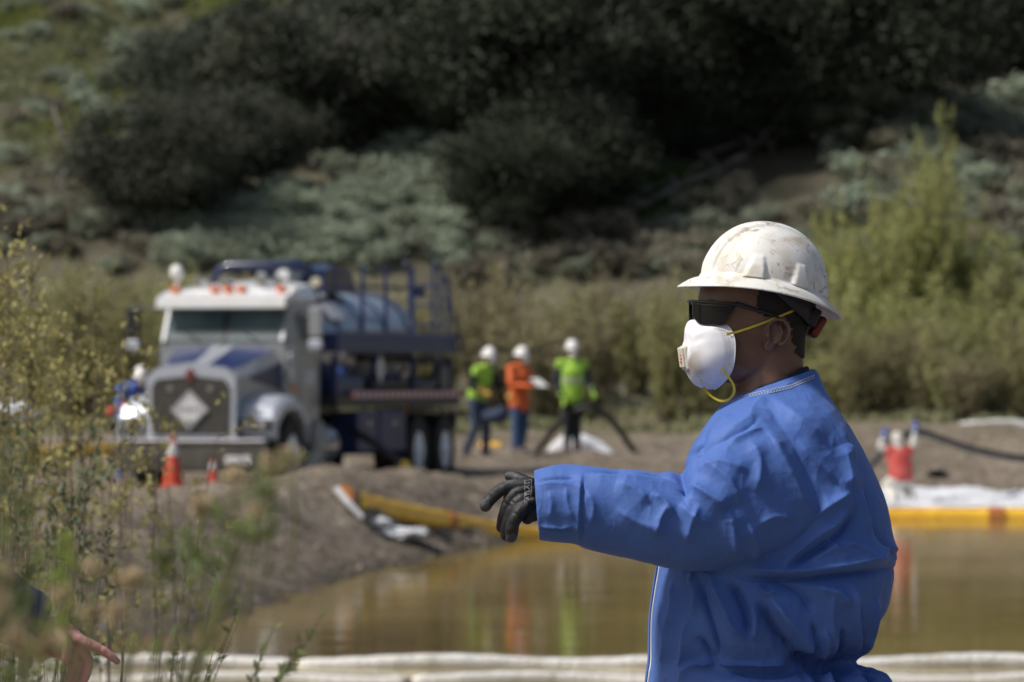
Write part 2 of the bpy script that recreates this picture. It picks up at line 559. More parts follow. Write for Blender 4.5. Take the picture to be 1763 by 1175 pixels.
def dirt_material():
    m = bpy.data.materials.new('bank_dirt'); m.use_nodes = True
    N, L = m.node_tree.nodes, m.node_tree.links
    b = N['Principled BSDF']; b.inputs['Roughness'].default_value = .9; b.inputs['Specular IOR Level'].default_value = .2
    tc = N.new('ShaderNodeTexCoord')
    def noise(s, d=5):
        n = N.new('ShaderNodeTexNoise'); n.inputs['Scale'].default_value = s; n.inputs['Detail'].default_value = d
        L.new(tc.outputs['Object'], n.inputs['Vector']); return n.outputs['Fac']
    def ramp(f, stops):
        r = N.new('ShaderNodeValToRGB')
        e = r.color_ramp.elements
        e[0].position, e[0].color = stops[0][0], (*stops[0][1], 1)
        e[1].position, e[1].color = stops[-1][0], (*stops[-1][1], 1)
        for p, c in stops[1:-1]:
            q = e.new(p); q.color = (*c, 1)
        L.new(f, r.inputs['Fac']); return r.outputs['Color']
    def mix(f, a, c):
        x = N.new('ShaderNodeMix'); x.data_type = 'RGBA'
        if isinstance(f, float): x.inputs[0].default_value = f
        else: L.new(f, x.inputs[0])
        L.new(a, x.inputs[6]); L.new(c, x.inputs[7]); return x.outputs[2]
    c1 = ramp(noise(.55), [(.3, (.11, .088, .064)), (.5, (.18, .147, .110)), (.7, (.28, .238, .185))])
    c2 = ramp(noise(7.0), [(.38, (.07, .055, .04)), (.55, (.20, .165, .125)), (.70, (.42, .37, .30))])
    c = mix(.5, c1, c2)
    # damp soil close to the water level
    geo = N.new('ShaderNodeNewGeometry'); sx = N.new('ShaderNodeSeparateXYZ'); L.new(geo.outputs['Position'], sx.inputs[0])
    mr = N.new('ShaderNodeMapRange'); mr.inputs['From Min'].default_value = .02; mr.inputs['From Max'].default_value = .22
    mr.inputs['To Min'].default_value = .42; mr.inputs['To Max'].default_value = 1
    L.new(sx.outputs['Z'], mr.inputs['Value'])
    h = N.new('ShaderNodeHueSaturation'); L.new(c, h.inputs['Color']); L.new(mr.outputs[0], h.inputs['Value'])
    # dry grass litter farther back
    g = ramp(noise(1.3), [(.4, (.13, .115, .06)), (.6, (.19, .17, .11))])
    mr2 = N.new('ShaderNodeMapRange'); mr2.inputs['From Min'].default_value = 98; mr2.inputs['From Max'].default_value = 108
    mr2.inputs['To Max'].default_value = .75
    L.new(sx.outputs['Y'], mr2.inputs['Value'])
    c = mix(mr2.outputs[0], h.outputs['Color'], g)
    L.new(c, b.inputs['Base Color'])
    bp = N.new('ShaderNodeBump'); bp.inputs['Strength'].default_value = .8; bp.inputs['Distance'].default_value = .06
    L.new(noise(9, 6), bp.inputs['Height']); L.new(bp.outputs[0], b.inputs['Normal'])
    return m

def hill_material():
    m = bpy.data.materials.new('hill_soil'); m.use_nodes = True
    N, L = m.node_tree.nodes, m.node_tree.links
    b = N['Principled BSDF']; b.inputs['Roughness'].default_value = .95; b.inputs['Specular IOR Level'].default_value = .15
    tc = N.new('ShaderNodeTexCoord')
    n = N.new('ShaderNodeTexNoise'); n.inputs['Scale'].default_value = .45; n.inputs['Detail'].default_value = 6
    L.new(tc.outputs['Object'], n.inputs['Vector'])
    r = N.new('ShaderNodeValToRGB'); e = r.color_ramp.elements
    e[0].position = .32; e[0].color = (.07, .065, .045, 1)
    e[1].position = .72; e[1].color = (.15, .145, .09, 1)
    q = e.new(.5); q.color = (.11, .10, .07, 1)
    L.new(n.outputs['Fac'], r.inputs['Fac']); L.new(r.outputs['Color'], b.inputs['Base Color'])
    return m

M['dirt'] = dirt_material()
M['hill'] = hill_material()

xs = np.concatenate([np.linspace(-70, -14, 30)[:-1], np.arange(-14, 14, .16), np.linspace(14, 70, 30)])
ys = np.concatenate([np.linspace(-30, 42, 38)[:-1], np.arange(42, 80, .16), np.arange(80, 104, .2), np.linspace(104, 112, 18)])
grid(xs, ys, 'ground', M['dirt'])
xs = np.concatenate([np.linspace(-140, -20, 30)[:-1], np.arange(-20, 20, .5), np.linspace(20, 140, 30)])
ys = np.concatenate([np.arange(112, 190, .6), np.linspace(190, 420, 40)])
grid(xs, ys, 'hillside', M['hill'])
# the land beyond the modelled strip, down to the horizon
bm_far = []
add('far_ground', [(-1500, -1500, -1.6), (1500, -1500, -1.6), (1500, 1500, -1.6), (-1500, 1500, -1.6)], [(0, 1, 2, 3)], M['hill'])['kind'] = 'structure'

def water_material():
    m = bpy.data.materials.new('muddy_water'); m.use_nodes = True
    N, L = m.node_tree.nodes, m.node_tree.links
    N.remove(N['Principled BSDF'])
    d = N.new('ShaderNodeBsdfDiffuse'); g = N.new('ShaderNodeBsdfGlossy'); mx = N.new('ShaderNodeMixShader')
    tc = N.new('ShaderNodeTexCoord')
    n0 = N.new('ShaderNodeTexNoise'); n0.inputs['Scale'].default_value = .18; n0.inputs['Detail'].default_value = 3
    L.new(tc.outputs['Object'], n0.inputs['Vector'])
    r = N.new('ShaderNodeValToRGB'); r.color_ramp.elements[0].color = (.175, .13, .045, 1); r.color_ramp.elements[1].color = (.25, .19, .073, 1)
    r.color_ramp.elements[0].position = .35; r.color_ramp.elements[1].position = .65
    L.new(n0.outputs['Fac'], r.inputs['Fac']); L.new(r.outputs['Color'], d.inputs['Color'])
    g.inputs['Roughness'].default_value = .035
    g.inputs['Color'].default_value = (.88, .84, .74, 1)
    mp = N.new('ShaderNodeMapping'); mp.inputs['Scale'].default_value = (.35, 1.0, 1.0); mp.inputs['Rotation'].default_value = (0, 0, .2)
    L.new(tc.outputs['Object'], mp.inputs['Vector'])
    n1 = N.new('ShaderNodeTexNoise'); n1.inputs['Scale'].default_value = 1.2; n1.inputs['Detail'].default_value = 3
    n2 = N.new('ShaderNodeTexNoise'); n2.inputs['Scale'].default_value = 9; n2.inputs['Detail'].default_value = 2
    L.new(mp.outputs[0], n1.inputs['Vector']); L.new(mp.outputs[0], n2.inputs['Vector'])
    a = N.new('ShaderNodeMath'); a.operation = 'MULTIPLY_ADD'; a.inputs[1].default_value = .12
    L.new(n2.outputs['Fac'], a.inputs[0]); L.new(n1.outputs['Fac'], a.inputs[2])
    bp = N.new('ShaderNodeBump'); bp.inputs['Strength'].default_value = .03; bp.inputs['Distance'].default_value = .25
    L.new(a.outputs[0], bp.inputs['Height']); L.new(bp.outputs[0], g.inputs['Normal'])
    mx.inputs[0].default_value = .70
    L.new(d.outputs[0], mx.inputs[1]); L.new(g.outputs[0], mx.inputs[2])
    L.new(mx.outputs[0], N['Material Output'].inputs['Surface'])
    return m

add('water', [(-69, 28, 0), (69, 28, 0), (69, 97, 0), (-69, 97, 0)], [(0, 1, 2, 3)], water_material())['kind'] = 'structure'
# (the sheet runs under the banks, which rise above it)

# stones and clods on the bank
def stones(n):
    V = []; F = []
    base = np.array([(0, 0, 1), (1, 0, 0), (0, 1, 0), (-1, 0, 0), (0, -1, 0), (0, 0, -1)], float)
    fc = np.array([(0, 1, 2), (0, 2, 3), (0, 3, 4), (0, 4, 1), (5, 2, 1), (5, 3, 2), (5, 4, 3), (5, 1, 4)])
    X = RNG.uniform(-9, 12, n * 3); Y = RNG.uniform(45, 103, n * 3)
    D = pond_dist(X, Y)
    ok = (D > .02) & (D < 12) & (RNG.random(n * 3) < np.exp(-np.maximum(D - 2, 0) / 4)) & ~((X > 5.5) & (Y < 98))
    X, Y = X[ok][:n], Y[ok][:n]
    Z = height(X, Y)
    s = RNG.uniform(.008, .032, len(X)) * (1 + 1.2 * (RNG.random(len(X)) < .06))
    R = base[None] * (s[:, None, None] * RNG.uniform(.6, 1.35, (len(X), 6, 3))) * np.array([1.2, 1.2, .8])
    a = RNG.uniform(0, 6.28, len(X)); c, q = np.cos(a), np.sin(a)
    R2 = R.copy(); R2[..., 0] = R[..., 0] * c[:, None] - R[..., 1] * q[:, None]; R2[..., 1] = R[..., 0] * q[:, None] + R[..., 1] * c[:, None]
    V = (R2 + np.stack([X, Y, Z], 1)[:, None]).reshape(-1, 3)
    F = (fc[None] + 6 * np.arange(len(X))[:, None, None]).reshape(-1, 3)
    return V, F
V, F = stones(5200)
M['stone'] = mat('stone', (.12, .10, .08), .9, col2=(.32, .28, .22), nscale=3.1, detail=8, ramp=(.38, .62))
o = add('gravel', V, F, M['stone']); tag(o, 'loose stones and clods strewn over the bank', 'gravel', kind='stuff')

# ------------------------------------------------------------------ vegetation helpers
def leaves(C, size, asp=2.0, updir=None, jitter=1.0, rng=RNG):
    """one rhomb leaf per centre, random attitude; size: array or float (length)"""
    n = len(C)
    size = np.broadcast_to(np.asarray(size, float), (n,))
    t = rng.normal(size=(n, 3)) * jitter
    if updir is not None: t = t + updir
    t /= np.linalg.norm(t, axis=1)[:, None] + 1e-9
    q = rng.normal(size=(n, 3)); s = np.cross(t, q); s /= np.linalg.norm(s, axis=1)[:, None] + 1e-9
    nn = np.cross(t, s)
    L = size[:, None]; W = L / asp / 2
    a = C - t * L / 2; b = C + s * W - t * L * .05 + nn * L * .04; c = C + t * L / 2; d = C - s * W - t * L * .05 + nn * L * .04
    V = np.stack([a, b, c, d], 1).reshape(-1, 3)
    F = np.arange(4 * n).reshape(-1, 4)
    return V, F

def crown_mesh(name, m, nclump, per, leaf, seed, flat=.8, spread=.16, asp=1.5):
    r = np.random.default_rng(seed)
    d = r.normal(size=(nclump, 3)); d /= np.linalg.norm(d, axis=1)[:, None]
    rad = r.uniform(.35, .92, nclump) ** .8
    c = d * rad[:, None] * np.array([1, 1, flat])
    c *= (1 + .18 * r.normal(size=(nclump, 1)))
    sp = spread * r.uniform(.6, 1.4, nclump)
    C = (c[:, None] + r.normal(size=(nclump, per, 3)) * sp[:, None, None] * np.array([1, 1, .7])).reshape(-1, 3)
    V, F = leaves(C, leaf * r.uniform(.6, 1.4, len(C)), asp, rng=r)
    me = new_mesh(name, V, F); me.materials.append(m)
    return me

def trunk_mesh(name, m, h, r0, nl, seed, spread=.6):
    rr = random.Random(seed); mb = MB()
    top = Vector((rr.uniform(-.15, .15), rr.uniform(-.1, .1), h))
    mid = Vector((rr.uniform(-.08, .08), 0, h * .5))
    mb.tube([(0, 0, -.15), mid, top], [r0 * 1.2, r0 * .85, r0 * .5], 8)
    for k in range(nl):
        a = rr.uniform(0, 6.28); s = mid.lerp(top, rr.uniform(.0, 1))
        e = s + Vector((math.cos(a) * spread, math.sin(a) * spread, rr.uniform(.2, .7)))
        m2 = s.lerp(e, .5) + Vector((0, 0, rr.uniform(-.05, .12)))
        mb.tube([s, m2, e], [r0 * .45, r0 * .3, r0 * .1], 6)
    me = new_mesh(name, mb.V, mb.F, True); me.materials.append(m)
    return me

# live oaks on the slope: crown radius 1, scaled per tree
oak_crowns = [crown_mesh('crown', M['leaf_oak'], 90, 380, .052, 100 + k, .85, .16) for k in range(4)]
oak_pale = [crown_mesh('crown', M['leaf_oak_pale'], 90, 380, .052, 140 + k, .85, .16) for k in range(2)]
oak_trunks = [trunk_mesh('trunk', M['bark_grey'], .95, .07, 13, 200 + k, 1.02) for k in range(3)]
OAKS = [  # px, py of the crown, radius in px, label
    (325, 165, 125, 'dark oak high on the slope at the left end of the wood'),
    (265, 310, 125, 'low dark oak at the lower left end of the wood, above the dead branches'),
    (530, 140, 145, 'broad dark oak high on the slope above the truck tank'),
    (400, 255, 105, 'dark oak low on the slope straight above the truck cab roof'),
    (705, 60, 170, 'dark oak at the top edge of the picture left of the tallest black oak'),
    (620, 170, 85, 'small dark oak at the edge of the sage thicket above the rear of the truck'),
    (775, 170, 80, 'dark oak right above the top corner of the grey sage thicket'),
    (930, 100, 185, 'big near-black oak over the bare slope in the middle of the wood'),
    (870, 320, 110, 'near-black oak reaching lowest down the slope, just right of the sage thicket'),
    (975, 280, 120, 'near-black oak beside the small green grass patch on the slope'),
    (1150, 80, 190, 'large dark oak at the top edge above the fallen branches'),
    (1160, 190, 95, 'dark oak directly over the fallen branches on the slope'),
    (1350, 70, 190, "large dark oak at the top edge straight above the pointing man's white hard hat"),
    (1330, 190, 90, 'small dark oak in shade right of the fallen branches'),
    (1530, 60, 165, 'dark oak at the top edge above the tall yellow-green willow'),
    (1720, 10, 140, 'dark oak in the top right corner of the wood'),
    (1450, 190, 80, 'small dark oak right behind the tip of the tallest willow'),
]
for k, (px, py, r, lab) in enumerate(OAKS):
    g = hillpt(px, py + r * .85)
    R = r * g.y / FPX * 1.08
    e = empty('oak_tree', (g.x, g.y, g.z - .1), random.uniform(0, 6.28), lab, 'tree', 'dark oaks on the slope')
    e.scale = (1, 1, 1)
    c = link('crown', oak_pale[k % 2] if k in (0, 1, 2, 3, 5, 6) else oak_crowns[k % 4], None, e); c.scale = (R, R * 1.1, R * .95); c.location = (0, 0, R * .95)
    t = link('trunk', oak_trunks[k % 3], None, e); t.scale = (R, R, R)

# sage scrub
scrub = {}
for key in ('leaf_sage', 'leaf_brown'):
    scrub[key] = [crown_mesh('foliage', M[key], 26, 48, .20, 300 + k + len(key), .75, .2, 2.2) for k in range(4)]
cnt = {}
def place_scrub(px, py, r, key, label, group):
    g = hillpt(px, py)
    R = r * g.y / FPX
    o = link('sage_shrub' if key == 'leaf_sage' else 'brown_shrub', random.choice(scrub[key]))
    o.location = (g.x, g.y, g.z + R * .45)
    o.rotation_euler = (0, 0, random.uniform(0, 6.28)); o.scale = (R, R, R * random.uniform(.7, 1.0))
    tag(o, label, 'shrub', group)
rs = random.Random(5)
for i in range(190):                      # grey-green thicket above the truck
    t = rs.random(); px = 290 + 500 * t
    top = 420 - 190 * min(1, (t * 1.12)) ; py = top + (470 - top) * rs.random() ** .9
    place_scrub(px, py, rs.uniform(20, 42), 'leaf_sage', 'grey-green sage shrub in the pale thicket between the truck roof and the dark oaks', 'sage shrubs above the truck')
for i in range(46):                      # hillside upper left
    place_scrub(rs.uniform(-30, 300), rs.uniform(10, 330) , rs.uniform(15, 36), rs.choice(['leaf_sage', 'leaf_sage', 'leaf_brown']), 'low shrub on the open grassy hillside in the upper left', 'shrubs on the open hillside')
for i in range(70):
    place_scrub(rs.uniform(-20, 330), rs.uniform(290, 480), rs.uniform(22, 40), rs.choice(['leaf_sage', 'leaf_brown', 'leaf_brown']), 'dull shrub at the foot of the slope left of the truck', 'shrubs at the left foot of the slope')
for i in range(80):                      # lower slope in the middle
    px = rs.uniform(800, 1440); lo = 330 + (70 if px < 1050 else 0)
    place_scrub(px, rs.uniform(lo, 500), rs.uniform(20, 42), rs.choice(['leaf_brown', 'leaf_brown', 'leaf_sage']), 'low brownish shrub on the lower slope behind the pointing man', 'shrubs on the lower slope')
for i in range(80):                      # right edge
    px = rs.uniform(1440, 1800)
    place_scrub(px, rs.uniform(160 + max(0, 1640 - px) * .4, 520), rs.uniform(24, 48), rs.choice(['leaf_sage', 'leaf_sage', 'leaf_brown']), 'grey sage shrub on the slope at the right edge behind the willows', 'sage shrubs on the right slope')

# grass patches on the slope and at its foot (uncountable)
def grass_patch(polys, n, size, name, label, m, up=.9):
    C = []
    for poly, k in polys:
        xs_ = [p[0] for p in poly]; ys_ = [p[1] for p in poly]
        q = 0
        while q < k:
            px, py = random.uniform(min(xs_), max(xs_)), random.uniform(min(ys_), max(ys_))
            if not inpoly(np.array([px]), np.array([py]), poly)[0]: continue
            q += 1
            g = hillpt(px, py)
            a = RNG.normal(size=(n, 3)) * np.array([.28, .5, 0]) + np.array([g.x, g.y, 0])
            a[:, 2] = height(a[:, 0], a[:, 1]) + size * .4
            C.append(a)
    C = np.concatenate(C)
    V, F = leaves(C, size * RNG.uniform(.6, 1.3, len(C)), 2.6, np.array([0, 0, up * 2]))
    tag(add(name, V, F, m), label, 'grass', kind='stuff')
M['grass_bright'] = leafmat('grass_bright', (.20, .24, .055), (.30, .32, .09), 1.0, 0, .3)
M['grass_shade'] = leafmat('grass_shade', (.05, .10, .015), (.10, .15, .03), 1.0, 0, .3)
M['grass_olive'] = leafmat('grass_olive', (.20, .215, .11), (.34, .34, .19), .5, 0, .3)
grass_patch([([(0, 0), (90, 0), (60, 45), (0, 60)], 26), ([(90, 120), (210, 150), (205, 185), (120, 190)], 26),
             ([(330, 0), (470, 0), (440, 40), (400, 45)], 20), ([(150, 160), (230, 165), (190, 215), (60, 250)], 22)], 150, .22, 'bright_grass',
            'bright green grass in patches on the upper left hillside', M['grass_bright'])
grass_patch([([(0, 30), (250, 0), (300, 60), (200, 120), (180, 250), (0, 300)], 120)], 140, .22, 'hillside_grass',
            'olive grass covering the open hillside in the upper left', M['grass_olive'])
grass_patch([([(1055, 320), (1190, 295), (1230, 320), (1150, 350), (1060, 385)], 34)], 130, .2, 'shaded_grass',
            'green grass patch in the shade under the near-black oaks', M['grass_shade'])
C = np.stack([RNG.uniform(-12, 12, 26000), 103.5 + np.abs(RNG.normal(size=26000)) * 4.0, np.zeros(26000)], 1)
C[:, 2] = height(C[:, 0], C[:, 1]) + .08
keep = vnoise(C * np.array([1, 1, 0]), .8, 3) > -.15
V, F = leaves(C[keep], RNG.uniform(.12, .3, keep.sum()), 3.5, np.array([0, 0, 2.0]))
tag(add('dry_grass', V, F, M['grass_olive']), 'low olive grass along the foot of the willows', 'grass', kind='stuff')

# fallen branches and dead wood on the slope
def branch(name, pts, r, label, m=None):
    w = []
    for (px, py, dz) in pts:
        g = hillpt(px, py); w.append(Vector((g.x, g.y - .15, g.z + dz)))
    mb = MB(); mb.tube(w, [r * (1 - .6 * i / (len(w) - 1)) for i in range(len(w))], 7)
    for i in range(1, len(w)):
        for s in (-1, 1):
            e = w[i] + Vector((s * random.uniform(.3, .8), -.1, random.uniform(.15, .7)))
            mb.tube([w[i], w[i].lerp(e, .5) + Vector((0, 0, .08)), e], [r * .4, r * .28, r * .12], 5)
    o = mb.build(name, m or M['bark_grey'], smooth=True); tag(o, label, 'branch')
branch('fallen_branch', [(1060, 385, .15), (1110, 372, .2), (1170, 345, .3), (1240, 320, .35), (1300, 300, .5)], .11, 'long fallen branch lying up the slope right of the shaded grass patch')
branch('fallen_branch', [(1210, 290, .2), (1270, 275, .35), (1330, 283, .4)], .08, 'grey fallen branch higher on the slope under the small dark oak')
branch('dead_branch', [(160, 330, .1), (130, 295, .3), (105, 270, .6), (92, 250, .9)], .09, 'pale dead branch sticking up at the foot of the left slope')
branch('dead_branch', [(90, 345, .1), (120, 318, .4), (150, 285, .7), (165, 262, 1.0)], .07, 'thinner dead branch leaning beside the pale one')
# bare earth scar below the branches
M['bare_earth'] = mat('bare_earth', (.22, .165, .115), .95, col2=(.15, .115, .08), nscale=2.0, bump=.5, bscale=5)
cx = hillpt(1110, 412)
pp = []
for i in range(9):
    for j in range(7):
        g = hillpt(1040 + 170 * i / 8 , 428 - 8 * i * .8 + (j - 3) * 7)
        pp.append((g.x, g.y, g.z + .12 * math.sin(math.pi * j / 6) * math.sin(math.pi * i / 8) - .04))
add('bare_slope', pp, [(i * 7 + j, (i + 1) * 7 + j, (i + 1) * 7 + j + 1, i * 7 + j + 1) for i in range(8) for j in range(6)], M['bare_earth'], smooth=True)['kind'] = 'structure'

# willows and reeds at the foot of the slope
def willow_mesh(seed, m, nst, per, lean=.28, leaf=.042, asp=2.6):
    r = np.random.default_rng(seed); C = []; U = []
    mb = MB()
    for k in range(nst):
        a = r.uniform(0, 2 * math.pi); h = r.uniform(.55, 1.0) * (1 if k % 3 else .8)
        b = np.array([math.cos(a), math.sin(a), 0]) * r.uniform(0, .12)
        ln = np.array([math.cos(a), math.sin(a), 0]) * r.uniform(.05, lean)
        nb = 5; per_b = per // nb
        for q in range(nb):                        # leafy side shoots along the stem
            t0 = r.uniform(.12, .95); c0 = b + ln * t0 ** 1.4 + np.array([0, 0, h * t0])
            dd = r.normal(size=3) * np.array([1, 1, .25]) + np.array([0, 0, .9]); dd /= np.linalg.norm(dd)
            u = r.random(per_b)[:, None]
            C.append(c0 + dd * u * r.uniform(.10, .2) + r.normal(size=(per_b, 3)) * .020)
        p0, p1, p2 = b, b + ln * .38 + [0, 0, h * .5], b + ln * .8 + [0, 0, h * .85]
        if k % 2 == 0: mb.tube([p0, p1, p2], [.008, .005, .002], 4)
    C = np.concatenate(C)
    V, F = leaves(C, leaf * r.uniform(.6, 1.5, len(C)), asp, np.array([0, 0, .7]), rng=r)
    me = new_mesh('foliage', V, F); me.materials.append(m)
    st = new_mesh('stems', mb.V, mb.F); st.materials.append(M['twig'])
    return me, st
WP = {k: [willow_mesh(500 + i + 10 * j, M[k], 70, 85, .36) for i in range(3)] for j, k in enumerate(('leaf_willow', 'leaf_willow_green', 'leaf_tan'))}
def willow(px, top, Y, w, key, label, group):
    x = (px - 881.5) / FPX * Y; z = hz(x, Y)
    H = P(px, top, Y).z - z
    e = empty('willow_shrub', (x, Y, z), random.uniform(0, 6.28), label, 'shrub', group)
    f, s = random.choice(WP[key])
    W = w * Y / FPX / .36
    for nm, me in (('foliage', f), ('stems', s)):
        o = link(nm, me, None, e); o.scale = (W, W, H)
rs = random.Random(11)
for i, px in enumerate(range(60, 1420, 40)):
    if px < 300: key, tp, l = rs.choice(['leaf_willow', 'leaf_willow_green', 'leaf_olive' if 0 else 'leaf_willow']), rs.uniform(430, 480), 'olive willow shrub left of the truck'
    elif px < 780: key, tp, l = rs.choice(['leaf_tan', 'leaf_willow']), rs.uniform(450, 500), 'olive-brown willow shrub behind the truck'
    elif px < 1180: key, tp, l = rs.choice(['leaf_tan', 'leaf_tan', 'leaf_willow']), rs.uniform(445, 560), 'brownish willow shrub behind the three standing workers'
    else: key, tp, l = rs.choice(['leaf_tan', 'leaf_willow']), rs.uniform(440, 520), 'brownish willow shrub hidden partly by the pointing man'
    willow(px + rs.uniform(-15, 15), tp, rs.uniform(107, 116), rs.uniform(48, 75), key, l, l.replace('shrub', 'shrubs'))
for px, tp, w in [(1440, 340, 70), (1490, 290, 72), (1545, 310, 78), (1600, 195, 56), (1640, 290, 72), (1585, 420, 90), (1480, 450, 90), (1425, 470, 80), (1690, 360, 80), (1740, 420, 80), (1655, 480, 90), (1530, 520, 90)]:
    willow(px, tp, rs.uniform(108, 114), w, 'leaf_willow_green', 'tall yellow-green willow right of the pointing man' if tp != 205 else 'tallest yellow-green willow with a pointed tip right of the pointing man', 'yellow-green willows')
for px in range(1430, 1800, 40):
    willow(px, rs.uniform(500, 600), rs.uniform(105, 108), rs.uniform(44, 60), rs.choice(['leaf_willow', 'leaf_willow', 'leaf_tan']), 'tan willow shrub above the right bank', 'tan willow shrubs above the right bank')
for px in (1690, 1735, 1780):
    willow(px, rs.uniform(400, 460), 112, 60, 'leaf_willow', 'olive willow at the right edge', 'olive willows at the right edge')

# every willow gets a label of its own, counted from the left within its stand
ORD = ['first', 'second', 'third', 'fourth', 'fifth', 'sixth', 'seventh', 'eighth', 'ninth', 'tenth', 'eleventh', 'twelfth', 'thirteenth', 'fourteenth']
stands = {}
for o in COL.objects:
    if o.parent is None and o.name.startswith('willow_shrub'): stands.setdefault(o['group'], []).append(o)
for g_, os_ in stands.items():
    os_.sort(key=lambda q: q.location.x / q.location.y)
    for k, o in enumerate(os_):
        if not o['label'].startswith('tallest'): o['label'] = '%s from the left of the %s' % (ORD[min(k, 13)], g_)

# ------------------------------------------------------------------ vacuum tank truck
# local frame: x across (viewer's right = the truck's left side), y rearwards from the bumper, z up
TZ = hz(-4.3, 80.5) * .5 + .27
truck = empty('tank_truck', (-4.55, 80.0, .55), math.radians(-16), 'silver and dark blue tank truck parked on dirt, white diamond placard on its grille', 'truck')
def part(mb, name, m, parent=None, smooth=False):
    return mb.build(name, m, parent or truck, smooth)
def side_loft(name, m, secs, parent=None, smooth=False):
    """secs: list of (y, [(x,z)...]) cross-sections"""
    rings = [[(x, y, z) for x, z in s] for y, s in secs]
    V, F = loft(rings)
    mb = MB(); mb.put(V, F)
    return part(mb, name, m, parent, smooth)
def mir(pts):  # closed section from the right half, listed bottom to top
    return [(x, z) for x, z in pts] + [(-x, z) for x, z in reversed(pts)]

# chassis
mb = MB()
for s in (-1, 1): mb.box((s * .43, 4.9, .82), (.09, 8.8, .26))
for y in (1.2, 3.0, 4.6, 6.2, 7.2, 8.6, 9.2): mb.box((0, y, .82), (.8, .12, .2))
for y in (1.30, 7.22, 8.62): mb.cyl((-.95, y, .52), (.95, y, .52), .075, 10)
part(mb, 'chassis', M['black_metal'])
# bumper: bright top strip over a dull face
b = MB().box((0, .08, .50), (2.22, .16, .40), bev=.04); bumper = part(b, 'bumper', mat('bumper_dull', (.12, .115, .10), .35, .7, col2=(.2, .19, .17), nscale=4))
part(MB().box((0, .055, .735), (2.30, .20, .07), bev=.03), 'bumper_strip', M['chrome'], bumper)
part(MB().box((.86, -.005, .47), (.14, .015, .13)).box((.66, -.005, .47), (.22, .012, .12)), 'number_plate', M['placard_white'], bumper)
for s in (-.45, .35): part(MB().tube([(s, 0, .42), (s, -.08, .40), (s, -.08, .5), (s, 0, .5)], .018, 6), 'tow_hook', M['black_metal'], bumper)
# hood
hood_secs = [
    (.18, mir([(.60, .80), (.62, 1.2), (.62, 1.60), (.50, 1.70), (.0, 1.76)])),
    (.60, mir([(.66, .85), (.68, 1.2), (.69, 1.66), (.58, 1.78), (.0, 1.84)])),
    (1.20, mir([(.78, .95), (.80, 1.3), (.80, 1.78), (.70, 1.93), (.0, 1.99)])),
    (1.62, mir([(.88, 1.0), (.90, 1.4), (.90, 1.90), (.80, 2.05), (.0, 2.11)])),
]
side_loft('hood', M['silver_paint'], hood_secs)
# painted hood top: navy panels and a bright centre stripe, 4 mm proud of the hood
def top_panel(x0, x1, m, name, lift=.006):
    rows = []
    for y, zc, ze, w in ((.19, 1.76, 1.70, .50), (.60, 1.84, 1.78, .58), (1.20, 1.99, 1.93, .70), (1.62, 2.11, 2.05, .80)):
        rows.append([(x0 * w, y, zc + (ze - zc) * abs(x0) + lift), (x1 * w, y, zc + (ze - zc) * abs(x1) + lift)])
    V = [p for r in rows for p in r]; n = len(rows)
    V2 = [(a, b_, c - lift * .8) for a, b_, c in V]
    F = [(2 * i, 2 * i + 1, 2 * i + 3, 2 * i + 2) for i in range(n - 1)] + [(2 * n + 2 * i, 2 * n + 2 * i + 2, 2 * n + 2 * i + 3, 2 * n + 2 * i + 1) for i in range(n - 1)]
    part(MB().put(V + V2, F), name, m)
top_panel(-.99, -.22, M['navy_hood'], 'hood_panel'); top_panel(.22, .99, M['navy_hood'], 'hood_panel')
top_panel(-.20, .20, M['silver_light'], 'hood_stripe', .009)
# dark blue triangle on each hood side
for s in (-1, 1):
    V = [(s * .705, .62, 1.60), (s * .695, .62, 1.64), (s * .812, 1.2, 1.50), (s * .812, 1.2, 1.76), (s * .912, 1.60, 1.42), (s * .912, 1.60, 1.88)]
    V2 = [(a - s * .01, b_, c) for a, b_, c in V]
    part(MB().put(V + V2, [(0, 1, 3, 2), (2, 3, 5, 4), (6, 8, 9, 7), (8, 10, 11, 9)]), 'hood_side_panel', M['navy_paint'])
# grille: chrome surround with a peaked top, dull winter cover, crest and placard
gr = MB()
gr.prism([(-.66, .78), (-.66, 1.62), (-.52, 1.76), (0, 1.84), (.52, 1.76), (.66, 1.62), (.66, .78)], 1, .10, .20)
grille = part(gr, 'grille_surround', M['silver_light'])
part(MB().prism([(-.565, .82), (-.575, 1.50), (-.50, 1.60), (0, 1.655), (.50, 1.60), (.575, 1.50), (.565, .82)], 1, .075, .12), 'grille_cover', M['grille_cover'], grille)
mb = MB()
mb.prism([(-.05, 1.60), (-.06, 1.70), (0, 1.76), (.06, 1.70), (.05, 1.60), (0, 1.56)], 1, .055, .10)
part(mb, 'crest', mat('crest_red', (.16, .035, .03), .4), grille)
for x in (-.30, .30):
    part(MB().cyl((x, .06, 1.47), (x, .075, 1.47), .045, 14), 'vent_disc', mat('disc_grey', (.2, .2, .2), .5), grille)
